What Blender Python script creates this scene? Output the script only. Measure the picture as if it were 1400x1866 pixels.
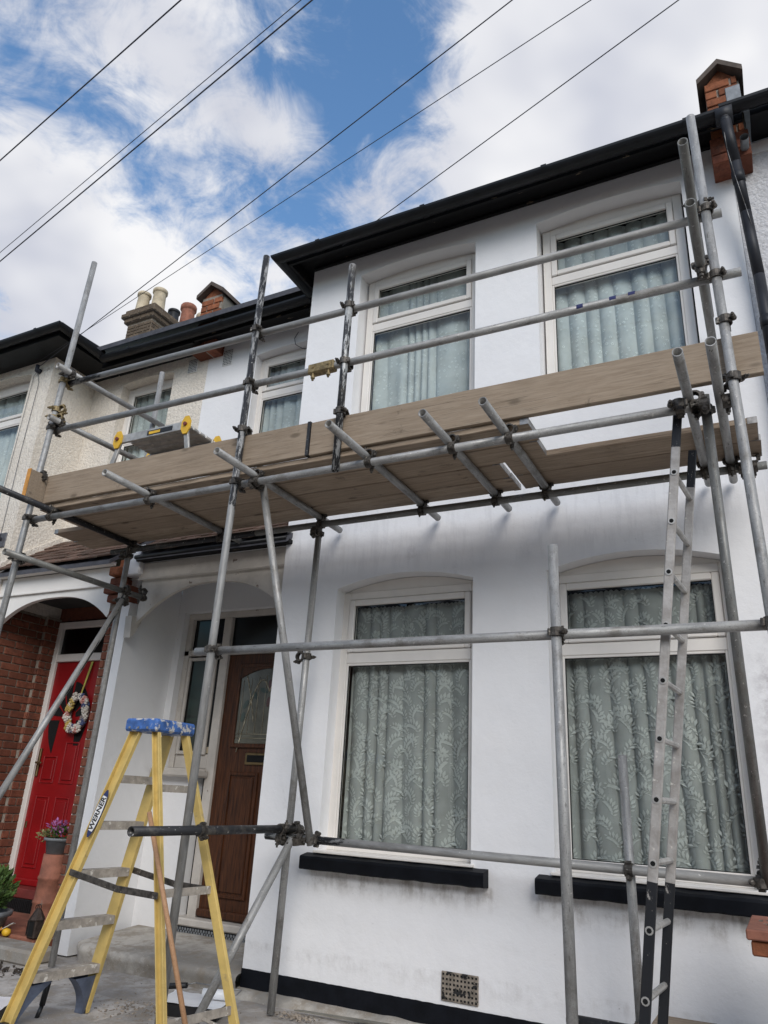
import bpy, bmesh, math, random
import numpy as np
from mathutils import Matrix, Vector, Euler, noise as mnoise

random.seed(7)
for o in list(bpy.data.objects): bpy.data.objects.remove(o)
SC = bpy.context.scene
COL = SC.collection
R = math.radians

# ------------------------------------------------------------------ camera
cam = bpy.data.cameras.new('camera'); camo = bpy.data.objects.new('camera', cam); COL.objects.link(camo)
def cam_axes(yaw, pit, rol):
    f = Vector((math.sin(yaw)*math.cos(pit), math.cos(yaw)*math.cos(pit), math.sin(pit)))
    r = Vector((math.cos(yaw), -math.sin(yaw), 0)); d = f.cross(r)
    c, s = math.cos(rol), math.sin(rol)
    return c*r+s*d, -s*r+c*d, f
_r, _d, _f = cam_axes(R(-28.05), R(21.16), R(-3.134))
m = Matrix((_r, -_d, -_f)).transposed().to_4x4(); m.translation = (0, -4.7, 1.25)
camo.matrix_world = m
cam.sensor_fit = 'VERTICAL'; cam.sensor_height = 24; cam.lens = 24*1346.5/1866
cam.clip_start = .05; cam.clip_end = 3000
SC.camera = camo

# ------------------------------------------------------------------ world
SUN_EL, SUN_AZ = 33, 145      # azimuth measured clockwise from +Y
world = bpy.data.worlds.new('World'); SC.world = world; world.use_nodes = True
wt = world.node_tree; world.cycles.sampling_method='MANUAL'; world.cycles.sample_map_resolution=512; wt.nodes.clear()
def wn(t, **k):
    n = wt.nodes.new(t)
    for a, b in k.items(): setattr(n, a, b)
    return n
wl = wt.links.new
def wmath(op, a, b=None, c=None, clamp=False):
    n = wn('ShaderNodeMath', operation=op, use_clamp=clamp)
    for i, v in enumerate((a, b, c)):
        if v is None: continue
        if isinstance(v, (int, float)): n.inputs[i].default_value = v
        else: wl(v, n.inputs[i])
    return n.outputs[0]
sky = wn('ShaderNodeTexSky', sky_type='NISHITA', sun_disc=False)
sky.sun_elevation = R(SUN_EL); sky.sun_rotation = R(SUN_AZ); sky.air_density = 1.3; sky.dust_density = .3; sky.ozone_density = 3.0
tc = wn('ShaderNodeTexCoord')
nrm = wn('ShaderNodeVectorMath', operation='NORMALIZE'); wl(tc.outputs['Generated'], nrm.inputs[0])
sep = wn('ShaderNodeSeparateXYZ'); wl(nrm.outputs[0], sep.inputs[0])
zc = wmath('ADD', wmath('MAXIMUM', sep.outputs[2], 0.02), 0.18)
comb = wn('ShaderNodeCombineXYZ')
wl(wmath('DIVIDE', sep.outputs[0], zc), comb.inputs[0]); wl(wmath('DIVIDE', sep.outputs[1], zc), comb.inputs[1])
def wnoise(scale, detail, rough, dist, off, vec=None):
    ad = wn('ShaderNodeVectorMath', operation='ADD'); wl(vec or comb.outputs[0], ad.inputs[0]); ad.inputs[1].default_value = off
    n = wn('ShaderNodeTexNoise'); n.inputs['Scale'].default_value = scale; n.inputs['Detail'].default_value = detail
    n.inputs['Roughness'].default_value = rough; n.inputs['Distortion'].default_value = dist
    wl(ad.outputs[0], n.inputs['Vector']); return n.outputs['Fac']
n1 = wnoise(4.2, 7, .64, .45, (5.4, 2.6, 0))
n2 = wnoise(11.0, 5, .66, .6, (8.3, 2.2, 4))
cov = wmath('ADD', wmath('MULTIPLY_ADD', n1, 1.15, -.075), wmath('MULTIPLY_ADD', n2, .85, -.40))
# where this sky's larger clouds and clear patches stand: (direction, radius in degrees, weight)
PATCH = [((-0.337, 0.490, 0.804), 4, -0.088), ((-0.296, 0.535, 0.791), 3.5, -0.08), ((-0.390, 0.485, 0.783), 3, -0.056), ((-0.417, 0.444, 0.793), 2.5, -0.04),
         ((-0.390, 0.525, 0.757), 2.5, -0.064), ((-0.501, 0.512, 0.698), 2.5, -0.064), ((-0.591, 0.435, 0.680), 2.5, -0.048), ((-0.579, 0.471, 0.666), 2, -0.04),
         ((-0.458, 0.598, 0.658), 3, -0.104), ((-0.480, 0.541, 0.690), 2.2, -0.048), ((-0.410, 0.609, 0.679), 2.5, -0.08), ((-0.371, 0.560, 0.741), 2, -0.064),
         ((-0.250, 0.524, 0.814), 3, -0.08), ((-0.623, 0.315, 0.716), 3, -0.032), ((-0.475, 0.457, 0.752), 2, -0.04), ((-0.643, 0.469, 0.606), 1.8, -0.032),
         ((-0.520, 0.519, 0.678), 2, -0.032), ((-0.234, 0.550, 0.802), 2, -0.04), ((-0.683, 0.389, 0.618), 4, 0.176), ((-0.718, 0.438, 0.542), 6, 0.24),
         ((-0.672, 0.504, 0.543), 4, 0.2), ((-0.589, 0.560, 0.582), 2.5, 0.176), ((-0.518, 0.373, 0.770), 3.5, 0.096), ((-0.591, 0.377, 0.713), 3, 0.064),
         ((-0.443, 0.528, 0.724), 2, 0.08), ((-0.566, 0.522, 0.638), 2.2, 0.096), ((-0.140, 0.602, 0.786), 6, 0.128), ((0.003, 0.623, 0.782), 9, 0.24),
         ((-0.236, 0.649, 0.724), 3.5, 0.112), ((-0.092, 0.655, 0.750), 6, 0.16), ((-0.129, 0.562, 0.817), 4, 0.112), ((-0.363, 0.604, 0.709), 1.8, 0.064),
         ((-0.462, 0.496, 0.735), 2, 0.08), ((-0.343, 0.531, 0.775), 1.5, 0.064), ((-0.424, 0.520, 0.741), 2, 0.08), ((-0.501, 0.476, 0.723), 2.5, 0.064),
         ((-0.404, 0.567, 0.718), 2, 0.064), ((.30, .60, .74), 22, .15)]
for d, rad, w in PATCH:
    dv = Vector(d).normalized()
    dp = wn('ShaderNodeVectorMath', operation='DOT_PRODUCT'); wl(nrm.outputs[0], dp.inputs[0]); dp.inputs[1].default_value = dv
    mr = wn('ShaderNodeMapRange', interpolation_type='SMOOTHSTEP'); wl(dp.outputs['Value'], mr.inputs[0])
    mr.inputs[1].default_value = math.cos(R(rad*2.0)); mr.inputs[2].default_value = 1
    mr.inputs[3].default_value = 0; mr.inputs[4].default_value = w
    cov = wmath('ADD', cov, mr.outputs[0])
mk = wn('ShaderNodeMapRange', interpolation_type='SMOOTHSTEP'); wl(cov, mk.inputs[0])
mk.inputs[1].default_value = .30; mk.inputs[2].default_value = .78
n3 = wnoise(3.2, 3, .55, .2, (1.3, 7.7, 9))
shade = wn('ShaderNodeMapRange'); wl(n3, shade.inputs[0]); shade.inputs[1].default_value = .36; shade.inputs[2].default_value = .64
cc = wn('ShaderNodeMix', data_type='RGBA'); wl(shade.outputs[0], cc.inputs[0])
cc.inputs[6].default_value = (4.05, 4.2, 4.75, 1); cc.inputs[7].default_value = (6.2, 6.2, 6.3, 1)
mx = wn('ShaderNodeMix', data_type='RGBA'); wl(mk.outputs[0], mx.inputs[0]); wl(cc.outputs[2], mx.inputs[7])
hs = wn('ShaderNodeHueSaturation'); hs.inputs['Saturation'].default_value = 1.12; hs.inputs['Value'].default_value = 1.3
wl(sky.outputs[0], hs.inputs['Color']); wl(hs.outputs[0], mx.inputs[6])
bg = wn('ShaderNodeBackground'); bg.inputs[1].default_value = .1; wl(mx.outputs[2], bg.inputs[0])
wo = wn('ShaderNodeOutputWorld'); wl(bg.outputs[0], wo.inputs[0])

# ------------------------------------------------------------------ sun, exposure
sl = bpy.data.lights.new('sun', 'SUN'); sl.energy = 1.5; sl.angle = R(34); sl.color = (1, .96, .9)
so = bpy.data.objects.new('sun', sl); COL.objects.link(so)
az, el = R(SUN_AZ), R(SUN_EL)
sd = Vector((math.sin(az)*math.cos(el), math.cos(az)*math.cos(el), math.sin(el)))
so.rotation_euler = (-sd).to_track_quat('-Z', 'Y').to_euler(); so.location = sd*30
SC.view_settings.view_transform = 'Standard'; SC.view_settings.look = 'None'
SC.view_settings.exposure = 0.62; SC.view_settings.gamma = 1
SC.view_settings.use_curve_mapping = False
SC.render.engine = 'CYCLES'
SC.cycles.max_bounces = 4; SC.cycles.diffuse_bounces = 3; SC.cycles.glossy_bounces = 3; SC.cycles.transparent_max_bounces = 16

# ------------------------------------------------------------------ material helpers
class NT:
    def __init__(s, name):
        s.m = bpy.data.materials.new(name); s.m.use_nodes = True; s.t = s.m.node_tree; s.t.nodes.clear()
        s.out = s.n('ShaderNodeOutputMaterial'); s.b = s.n('ShaderNodeBsdfPrincipled'); s.l(s.b.outputs[0], s.out.inputs[0])
        s.tc = s.n('ShaderNodeTexCoord'); s.co = s.tc.outputs['Object']
    def n(s, t, **k):
        x = s.t.nodes.new(t)
        for a, b in k.items(): setattr(x, a, b)
        return x
    def l(s, a, b): s.t.links.new(a, b)
    def set(s, **k):
        for a, v in k.items():
            i = s.b.inputs[a.replace('_', ' ')]
            if hasattr(v, 'links'): s.l(v, i)
            else: i.default_value = v
    def math(s, op, a, b=None, clamp=False):
        x = s.n('ShaderNodeMath', operation=op, use_clamp=clamp)
        for i, v in enumerate((a, b)):
            if v is None: continue
            if isinstance(v, (int, float)): x.inputs[i].default_value = v
            else: s.l(v, x.inputs[i])
        return x.outputs[0]
    def map(s, sc=(1, 1, 1), rnd=False, loc=(0, 0, 0)):
        x = s.n('ShaderNodeMapping'); x.inputs['Scale'].default_value = sc; x.inputs['Location'].default_value = loc
        v = s.co
        if rnd:
            oi = s.n('ShaderNodeObjectInfo'); ad = s.n('ShaderNodeVectorMath', operation='MULTIPLY_ADD')
            cb = s.n('ShaderNodeCombineXYZ')
            for i in range(3): s.l(oi.outputs['Random'], cb.inputs[i])
            s.l(cb.outputs[0], ad.inputs[0]); ad.inputs[1].default_value = (37, 53, 71); s.l(s.co, ad.inputs[2]); v = ad.outputs[0]
        s.l(v, x.inputs[0]); return x.outputs[0]
    def noise(s, scale, detail=4, rough=.55, vec=None, dist=0, out='Fac'):
        x = s.n('ShaderNodeTexNoise'); x.inputs['Scale'].default_value = scale; x.inputs['Detail'].default_value = detail
        x.inputs['Roughness'].default_value = rough; x.inputs['Distortion'].default_value = dist
        s.l(vec or s.co, x.inputs['Vector']); return x.outputs[out]
    def vor(s, scale, vec=None, feat='F1', out='Distance'):
        x = s.n('ShaderNodeTexVoronoi', feature=feat); x.inputs['Scale'].default_value = scale
        s.l(vec or s.co, x.inputs['Vector']); return x.outputs[out]
    def rng(s, v, a, b, c=0., d=1., smooth=True):
        x = s.n('ShaderNodeMapRange', interpolation_type='SMOOTHSTEP' if smooth else 'LINEAR'); s.l(v, x.inputs[0])
        for i, k in enumerate((a, b, c, d)): x.inputs[i+1].default_value = k
        return x.outputs[0]
    def mix(s, f, a, b, mode='MIX'):
        x = s.n('ShaderNodeMix', data_type='RGBA', blend_type=mode)
        for i, v in ((0, f), (6, a), (7, b)):
            if isinstance(v, (int, float)): x.inputs[i].default_value = v
            elif isinstance(v, tuple): x.inputs[i].default_value = (*v, 1)[:4]
            else: s.l(v, x.inputs[i])
        return x.outputs[2]
    def bump(s, h, strength=.5, dist=.005, prev=None):
        x = s.n('ShaderNodeBump'); x.inputs['Strength'].default_value = strength; x.inputs['Distance'].default_value = dist
        s.l(h, x.inputs['Height'])
        if prev: s.l(prev, x.inputs['Normal'])
        s.l(x.outputs[0], s.b.inputs['Normal']); return x.outputs[0]
def sh(c, k): return tuple(min(1, max(0, x*k)) for x in c)
def simple(name, c, rough=.6, metal=0, var=.15, scale=9, bump=0., bscale=60, bdist=.003, spots=None, spec=.5, rnd=True):
    t = NT(name); v = t.map(rnd=rnd)
    col = t.mix(t.rng(t.noise(scale, 5, .6, v), .3, .7), sh(c, 1-var), sh(c, 1+var))
    if spots:
        col = t.mix(t.rng(t.noise(spots[1], 4, .6, v), spots[2], spots[2]+.06), col, spots[0])
    t.set(Base_Color=col, Roughness=rough, Metallic=metal, Specular_IOR_Level=spec)
    if bump: t.bump(t.noise(bscale, 4, .6, v), bump, bdist)
    return t.m
MAT = {}
def mk_white(name, c, patch):
    t = NT(name)
    big = t.rng(t.noise(1.3, 4, .6), .35, .7); f2 = t.noise(7, 5, .65)
    col = t.mix(big, c, sh(c, .955)); col = t.mix(t.rng(f2, .5, .75), col, sh(c, .965))
    if patch:   # thin first coat showing old grey render here and there
        col = t.mix(t.math('MULTIPLY', t.rng(t.noise(2.1, 6, .72), .63, .74), .5), col, (.55, .53, .54))
        sp = t.rng(t.noise(38, 2, .5), .76, .79); col = t.mix(t.math('MULTIPLY', sp, .55), col, (.3, .28, .27))
    if name == 'white_render_paint':
        sx = t.n('ShaderNodeSeparateXYZ'); t.l(t.co, sx.inputs[0]); x, z = sx.outputs[0], sx.outputs[2]; gr = t.noise(9, 6, .72); dr = t.noise(5, 5, .7, t.map((3.5, 1, .5)))
        for (c0, hw, z0, z1, k) in ((-.70, .70, .60, .775, .8), (.93, .72, .56, .775, .8), (-.1, 1.8, .14, .30, .30)):   # smears under the sills, splash above the plinth
            d = t.math('ABSOLUTE', t.math('SUBTRACT', x, c0)); mx_ = t.rng(d, hw-.06, hw+.04, 1, 0); mz = t.math('MULTIPLY', t.rng(z, z0, z1), t.rng(z, z1+.0, z1+.02, 1, 0))
            m = t.math('MULTIPLY', t.math('MULTIPLY', mx_, mz), t.rng(t.math('ADD', t.math('MULTIPLY', gr, .6), t.math('MULTIPLY', dr, .4)), .42, .66)); col = t.mix(t.math('MULTIPLY', m, k), col, (.30, .265, .235))
        rt = t.math('MULTIPLY', t.rng(x, 1.45, 1.62), t.math('MULTIPLY', t.rng(z, .9, 1.2), t.rng(z, 1.9, 2.35, 1, 0)))   # bare grey patch by the right window
        col = t.mix(t.math('MULTIPLY', t.math('MULTIPLY', rt, t.rng(gr, .40, .62)), .75), col, (.36, .33, .34))
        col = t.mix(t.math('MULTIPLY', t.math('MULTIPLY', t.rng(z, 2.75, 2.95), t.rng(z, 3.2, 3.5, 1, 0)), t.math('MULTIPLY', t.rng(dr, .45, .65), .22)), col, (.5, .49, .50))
    t.set(Base_Color=col, Roughness=.62, Specular_IOR_Level=.3)
    h = t.math('ADD', t.math('MULTIPLY', t.noise(3.2, 3), 1.6), t.math('MULTIPLY', t.noise(34, 6, .7), .35))
    t.bump(h, .5, .012); return t.m
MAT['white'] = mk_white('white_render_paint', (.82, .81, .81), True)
MAT['porchwhite'] = mk_white('porch_wall_paint', (.76, .75, .745), True)
def mk_pebble(name, c1, c2):
    t = NT(name)
    v = t.vor(48, out='Distance'); v2 = t.vor(95)
    wob = t.noise(24, 3)
    h = t.math('SUBTRACT', 1, t.math('MULTIPLY', v, 1.0)); h = t.math('ADD', h, t.math('MULTIPLY', t.math('SUBTRACT', 1, v2), .5)); h = t.math('ADD', h, t.math('MULTIPLY', wob, 1.4))
    col = t.mix(t.rng(t.noise(1.7, 5, .65), .35, .7), c1, c2)
    vc = t.vor(48, out='Color'); sx = t.n('ShaderNodeSeparateColor'); t.l(vc, sx.inputs[0])
    col = t.mix(t.rng(sx.outputs[0], .0, 1, 0, .45, False), col, sh(c1, .62))
    t.set(Base_Color=col, Roughness=.85, Specular_IOR_Level=.2)
    t.bump(h, .9, .0055); return t.m
MAT['pebble'] = mk_pebble('cream_pebbledash', (.80, .735, .645), (.72, .65, .56))
MAT['pebble_white'] = mk_pebble('white_pebbledash', (.70, .69, .70), (.62, .61, .62))
MAT['black'] = simple('black_gloss_paint', (.006, .0065, .008), .5, spec=.25, var=.3, scale=20, bump=.25, bscale=25)
t = NT('peeling_black_fascia'); v = t.map((1, 3, 3))
col = t.mix(t.rng(t.noise(5, 6, .7, v), .64, .68), (.006, .006, .007), (.16, .12, .08))
t.set(Base_Color=col, Roughness=.6, Specular_IOR_Level=.2); t.bump(t.noise(30, 5), .4, .004); MAT['fascia'] = t.m
MAT['plasticblack'] = simple('black_gutter_plastic', (.007, .0075, .009), .42, var=.3, bump=.05, spec=.3)
MAT['dark_pipe'] = simple('dark_grey_pipe_plastic', (.022, .023, .028), .5, var=.25, scale=6, bump=.06, spec=.3)
MAT['blackmatt'] = simple('black_masonry_paint', (.006, .007, .010), .6, spec=.15, var=.3, bump=.35, bscale=18, bdist=.006, spots=((.11, .10, .09), 26, .73))
MAT['upvc'] = simple('cream_window_plastic', (.74, .70, .65), .35, var=.05, scale=3, bump=.03, spots=((.40, .36, .31), 14, .74))
MAT['seal'] = simple('window_gasket', (.01, .01, .01), .7)
MAT['oldpaint'] = simple('old_cream_paint', (.50, .46, .41), .6, var=.12, scale=6, bump=.3, bscale=35, spots=((.17, .12, .09), 11, .66))
MAT['brick'] = None
def mk_brick(name, c, dark):
    t = NT(name); v = t.map(rnd=True); oi = t.n('ShaderNodeObjectInfo')
    col = t.mix(oi.outputs['Random'], sh(c, .66), sh(c, 1.25))
    col = t.mix(t.rng(t.noise(22, 6, .7, v), .35, .75), col, sh(c, .55))
    col = t.mix(t.math('MULTIPLY', t.rng(t.noise(6, 5, .7, v), .55, .72), .7), col, dark)
    t.set(Base_Color=col, Roughness=.85, Specular_IOR_Level=.25); t.bump(t.noise(70, 6, .7, v), .7, .006); return t.m
MAT['brick'] = mk_brick('red_brick', (.20, .07, .042), (.05, .035, .03))
MAT['brick_orange'] = mk_brick('orange_brick', (.27, .095, .045), (.07, .045, .035))
MAT['brick_stock'] = mk_brick('sooty_stock_brick', (.14, .105, .075), (.035, .03, .027))
MAT['terracotta'] = simple('terracotta', (.27, .105, .065), .8, var=.25, scale=12, bump=.3, bscale=50, spots=((.2, .16, .13), 9, .64))
MAT['buff'] = simple('buff_clay', (.50, .42, .30), .8, var=.2, scale=7, bump=.2, bscale=40, spots=((.25, .2, .15), 10, .66))
MAT['mortar'] = simple('mortar', (.26, .22, .18), .95, var=.25, scale=25, bump=.6, bscale=90)
MAT['cement'] = simple('grey_cement_render', (.16, .15, .125), .9, var=.3, scale=5, bump=.4, bscale=50)
MAT['coping'] = simple('dark_coping', (.085, .065, .052), .85, var=.35, scale=8, bump=.4, bscale=50)
MAT['lead'] = simple('lead_flashing', (.2, .21, .22), .55, .3, var=.25, bump=.3, bscale=25)
def mk_tile(name, c):
    t = NT(name); v = t.map(rnd=True); oi = t.n('ShaderNodeObjectInfo')
    col = t.mix(oi.outputs['Random'], sh(c, .6), sh(c, 1.35))
    col = t.mix(t.rng(t.noise(14, 6, .7, v), .5, .72), col, (.13, .115, .09))
    t.set(Base_Color=col, Roughness=.9, Specular_IOR_Level=.2); t.bump(t.noise(60, 6, .7, v), .8, .006); return t.m
MAT['tile'] = mk_tile('clay_roof_tile', (.115, .07, .052))
MAT['slate'] = simple('roof_slate', (.06, .06, .07), .7, var=.3)
def mk_concrete(name, c, dirt):
    t = NT(name); a = t.noise(1.6, 7, .68); b = t.noise(9, 7, .7); f = t.noise(55, 4, .6)
    col = t.mix(t.rng(a, .38, .60), c, sh(c, .55)); col = t.mix(t.math('MULTIPLY', t.rng(b, .44, .64), .75), col, dirt)
    col = t.mix(t.math('MULTIPLY', t.rng(f, .66, .72), .6), col, sh(c, 1.6))
    t.set(Base_Color=col, Roughness=.88, Specular_IOR_Level=.25)
    t.bump(t.math('ADD', b, t.math('MULTIPLY', f, .35)), .6, .012); return t.m
MAT['concrete'] = mk_concrete('yard_concrete', (.50, .465, .43), (.27, .23, .185))
MAT['stepcon'] = mk_concrete('step_concrete', (.48, .445, .395), (.25, .21, .165))
MAT['asphalt'] = simple('asphalt', (.075, .073, .07), .9, var=.3, scale=40, bump=.5, bscale=200)
MAT['soil'] = simple('soil', (.045, .035, .027), 1, var=.5, scale=30, bump=1, bscale=60, bdist=.02)
MAT['rubble'] = simple('rubble', (.25, .21, .17), .95, var=.5, scale=14, bump=.6, bscale=60)
# --- scaffold tube
def mk_tube(name, c, black, rust=.0):
    t = NT(name); v = t.map((1, 1, .22), rnd=True); v1 = t.map(rnd=True)
    col = t.mix(t.rng(t.noise(26, 6, .7, v), .3, .7), sh(c, .72), sh(c, 1.2))
    col = t.mix(t.math('MULTIPLY', t.rng(t.noise(150, 2, .5, v1), .55, .7), .5), col, sh(c, .6))
    met = .35
    if black is not None:   # black paint, scraped
        f = t.rng(t.noise(34, 7, .75, v), black, black+.05)
        f2 = t.rng(t.noise(2.0, 2, .5, v1), .36, .44) if black < .5 else None
        fac = t.math('SUBTRACT', 1, f)
        col = t.mix(fac, col, (.018, .018, .02)); m_ = t.math('MULTIPLY', f, .3); t.set(Metallic=m_)
    else: t.set(Metallic=met)
    sp = t.rng(t.noise(48, 4, .65, v1), .645, .68); col = t.mix(t.math('MULTIPLY', sp, .8), col, (.55, .53, .50))
    sp2 = t.rng(t.noise(80, 4, .65, v), .64, .68); col = t.mix(t.math('MULTIPLY', sp2, .7), col, (.06, .055, .05))
    d2 = t.rng(t.noise(5, 6, .75, v1), .5, .68); col = t.mix(t.math('MULTIPLY', d2, .6), col, (.13, .115, .095))
    t.set(Base_Color=col, Roughness=t.rng(t.noise(40, 4, .6, v), .3, .7, .42, .68), Specular_IOR_Level=.4)
    t.bump(t.noise(120, 4, .6, v), .12, .002); return t.m
MAT['tube'] = mk_tube('galvanised_tube', (.33, .325, .315), None)
MAT['tube_scraped'] = mk_tube('scraped_black_tube', (.40, .40, .39), .49)
MAT['tube_black'] = mk_tube('black_painted_tube', (.42, .42, .42), .66)
MAT['tube_dark'] = mk_tube('tarnished_tube', (.20, .197, .185), None)
def mk_tube_part(name, c, lo, hi):
    t = NT(name); v = t.map((1, 1, .22), rnd=True); v1 = t.map(rnd=True)
    sx = t.n('ShaderNodeSeparateXYZ'); t.l(t.tc.outputs['Generated'], sx.inputs[0])
    col = t.mix(t.rng(t.noise(26, 6, .7, v), .3, .7), sh(c, .72), sh(c, 1.2))
    z = t.math('ADD', sx.outputs[2], t.math('MULTIPLY_ADD' if False else 'MULTIPLY', t.math('SUBTRACT', t.noise(18, 5, .7, v), .5), .12))
    zone = t.math('MULTIPLY', t.math('GREATER_THAN', z, lo), t.math('LESS_THAN', z, hi))
    f = t.math('MULTIPLY', zone, t.math('SUBTRACT', 1, t.rng(t.noise(34, 7, .75, v), .50, .55)))
    col = t.mix(f, col, (.018, .018, .02)); sp = t.rng(t.noise(55, 3, .6, v1), .68, .72); col = t.mix(t.math('MULTIPLY', sp, .75), col, (.58, .56, .53))
    t.set(Base_Color=col, Roughness=.55, Metallic=.2); t.bump(t.noise(120, 4, .6, v), .12, .002); return t.m
MAT['tube_topworn'] = mk_tube_part('tube_scraped_at_the_top', (.29, .285, .275), .60, 2); MAT['tube_endblack'] = mk_tube_part('tube_black_at_one_end', (.28, .275, .265), -1, .09)
MAT['tube_midblack'] = mk_tube_part('tube_blackened_ends', (.28, .275, .265), -1, .2)
MAT['coupler'] = simple('rusty_coupler_steel', (.085, .075, .065), .6, .6, var=.5, scale=40, bump=.6, bscale=110, spots=((.34, .31, .27), 30, .62))
MAT['coupler_brass'] = simple('dirty_yellow_coupler', (.24, .18, .09), .6, .5, var=.4, scale=40, bump=.6, bscale=110)
# --- timber
def mk_wood(name, c, dark, grain=1., rough=.75, knots=True):
    t = NT(name); v = t.map((.9, 14, 14), rnd=True); v1 = t.map(rnd=True)
    g = t.noise(5*grain, 8, .68, v, .6); w = t.noise(2.2, 5, .6, v1)
    col = t.mix(t.rng(g, .33, .68), dark, c); col = t.mix(t.rng(w, .35, .7), col, t.mix(t.rng(g, .3, .7), sh(dark, .8), sh(c, .82)))
    ln = t.rng(t.noise(11*grain, 3, .5, t.map((.25, 22, 22), rnd=True)), .64, .68); col = t.mix(t.math('MULTIPLY', ln, .85), col, sh(dark, .25))
    oi = t.n('ShaderNodeObjectInfo'); col = t.mix(t.rng(oi.outputs['Random'], 0, 1, .0, .55, False), col, sh(dark, .8))
    if knots:
        kv = t.map((2.2, 5.5, 5.5), rnd=True)
        kn = t.rng(t.vor(1.6, kv), .07, .19, 1, 0); col = t.mix(t.math('MULTIPLY', kn, .8), col, sh(dark, .45))
        st = t.rng(t.noise(6, 7, .75, v1), .60, .70); col = t.mix(t.math('MULTIPLY', st, .6), col, sh(dark, .4))
    t.set(Base_Color=col, Roughness=rough, Specular_IOR_Level=.25)
    t.bump(t.math('ADD', g, t.math('MULTIPLY', ln, -1.2)), .5, .003); return t.m
MAT['board'] = mk_wood('weathered_scaffold_board', (.42, .335, .25), (.29, .22, .155))
MAT['board_under'] = mk_wood('dirty_scaffold_board', (.42, .33, .245), (.27, .20, .14))
MAT['pinepole'] = mk_wood('pine_pole', (.55, .33, .19), (.42, .23, .12), 1, .55, False)
t = NT('dark_door_varnish'); v = t.map((14, 14, .9), rnd=True); g = t.noise(5, 8, .65, v, .5)
t.set(Base_Color=t.mix(t.rng(g, .3, .7), (.022, .008, .004), (.10, .034, .012)), Roughness=.45, Specular_IOR_Level=.3); t.bump(g, .12, .002); MAT['doorwood'] = t.m
MAT['reddoor'] = simple('red_door_gloss', (.26, .006, .008), .4, var=.12, scale=4, bump=.05)
MAT['yellow'] = simple('yellow_fibreglass', (.60, .43, .14), .5, var=.14, scale=9, bump=.1, bscale=80, spots=((.46, .33, .14), 8, .63))
MAT['blue'] = simple('paint_splashed_blue_plastic', (.045, .12, .34), .55, var=.35, scale=20, bump=.3, spots=((.50, .48, .45), 26, .53))
MAT['bluegrey'] = simple('blue_grey_plastic', (.10, .12, .17), .5, var=.3)
MAT['alu'] = simple('dull_aluminium', (.44, .425, .40), .48, .45, var=.22, scale=12, bump=.2, bscale=90, spots=((.66, .62, .56), 16, .64))
MAT['aludirty'] = simple('plaster_caked_step', (.34, .30, .255), .7, .15, var=.25, scale=20, bump=.5, bscale=60, spots=((.62, .58, .52), 22, .6))
t = NT('ladder_black_tape_and_alloy'); v1 = t.map(); sx = t.n('ShaderNodeSeparateXYZ'); t.l(t.tc.outputs['Generated'], sx.inputs[0])
scuff = t.rng(t.noise(42, 6, .7, t.map((1, 1, .4))), .62, .66)
lo = t.math('MULTIPLY', t.math('LESS_THAN', sx.outputs[2], .31), t.math('SUBTRACT', 1, scuff))
hi = t.math('MULTIPLY', t.math('GREATER_THAN', sx.outputs[2], .93), t.math('SUBTRACT', 1, scuff))
al = t.mix(t.rng(t.noise(12, 6, .7), .35, .7), (.30, .275, .25), (.45, .425, .40)); al = t.mix(t.rng(t.noise(26, 4, .6), .67, .7), al, (.66, .62, .55))
t.set(Base_Color=t.mix(t.math('MAXIMUM', lo, hi), al, (.014, .015, .018)), Roughness=.5, Metallic=.25); t.bump(t.noise(60, 5), .3, .003); MAT['alustile'] = t.m
MAT['hopyellow'] = simple('yellow_hinge_plastic', (.78, .46, .03), .5, var=.12)
MAT['darkred'] = simple('dark_red_plastic', (.16, .03, .025), .5)
MAT['trayblack'] = simple('black_tray_plastic', (.012, .012, .013), .45, bump=.1)
MAT['wetpaint'] = simple('wet_white_paint', (.85, .85, .86), .3, var=.03, bump=.3, bscale=25)
MAT['orange'] = simple('orange_board_end_paint', (.55, .25, .05), .7, var=.25, scale=20)
MAT['iron'] = simple('hoop_iron', (.30, .29, .28), .45, .7, var=.3, scale=30, bump=.3)
MAT['grate'] = simple('air_brick_clay', (.24, .205, .165), .9, var=.3, scale=30, bump=.5, bscale=60, spots=((.02, .02, .02), 22, .55))
MAT['ventwhite'] = simple('painted_air_brick', (.70, .69, .67), .7, var=.08)
MAT['hole'] = simple('hole_black', (.004, .004, .004), 1)
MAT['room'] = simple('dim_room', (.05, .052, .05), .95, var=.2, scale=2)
MAT['cable'] = simple('cable_sheath', (.02, .022, .035), .6)
MAT['dish'] = simple('grey_dish_paint', (.10, .10, .115), .45, var=.15)
MAT['planter'] = simple('grey_planter_plastic', (.17, .18, .19), .6, var=.2)
def mk_leaf(name, c):
    t = NT(name); v = t.map(rnd=False); col = t.mix(t.rng(t.noise(30, 3, .6, v), .3, .7), sh(c, .55), sh(c, 1.5))
    t.set(Base_Color=col, Roughness=.6, Specular_IOR_Level=.3); return t.m
MAT['leaf'] = mk_leaf('plant_leaf', (.07, .12, .03)); MAT['leafpale'] = mk_leaf('pale_leaf', (.20, .19, .08))
MAT['pink'] = mk_leaf('mauve_petal', (.30, .10, .25))
for nm, c in dict(w=(.62, .57, .50), p=(.55, .26, .22), b=(.06, .08, .17), y=(.50, .36, .10), g=(.24, .20, .19)).items():
    MAT['fl_'+nm] = simple('fabric_flower_'+nm, c, .8, var=.2, scale=60)
MAT['ribbon'] = simple('lime_ribbon', (.42, .40, .08), .6)
MAT['brass'] = simple('aged_brass', (.20, .14, .07), .4, .8, var=.3)
MAT['lantern'] = simple('rusty_lantern_metal', (.05, .035, .028), .6, .5, var=.4, scale=30)
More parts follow.
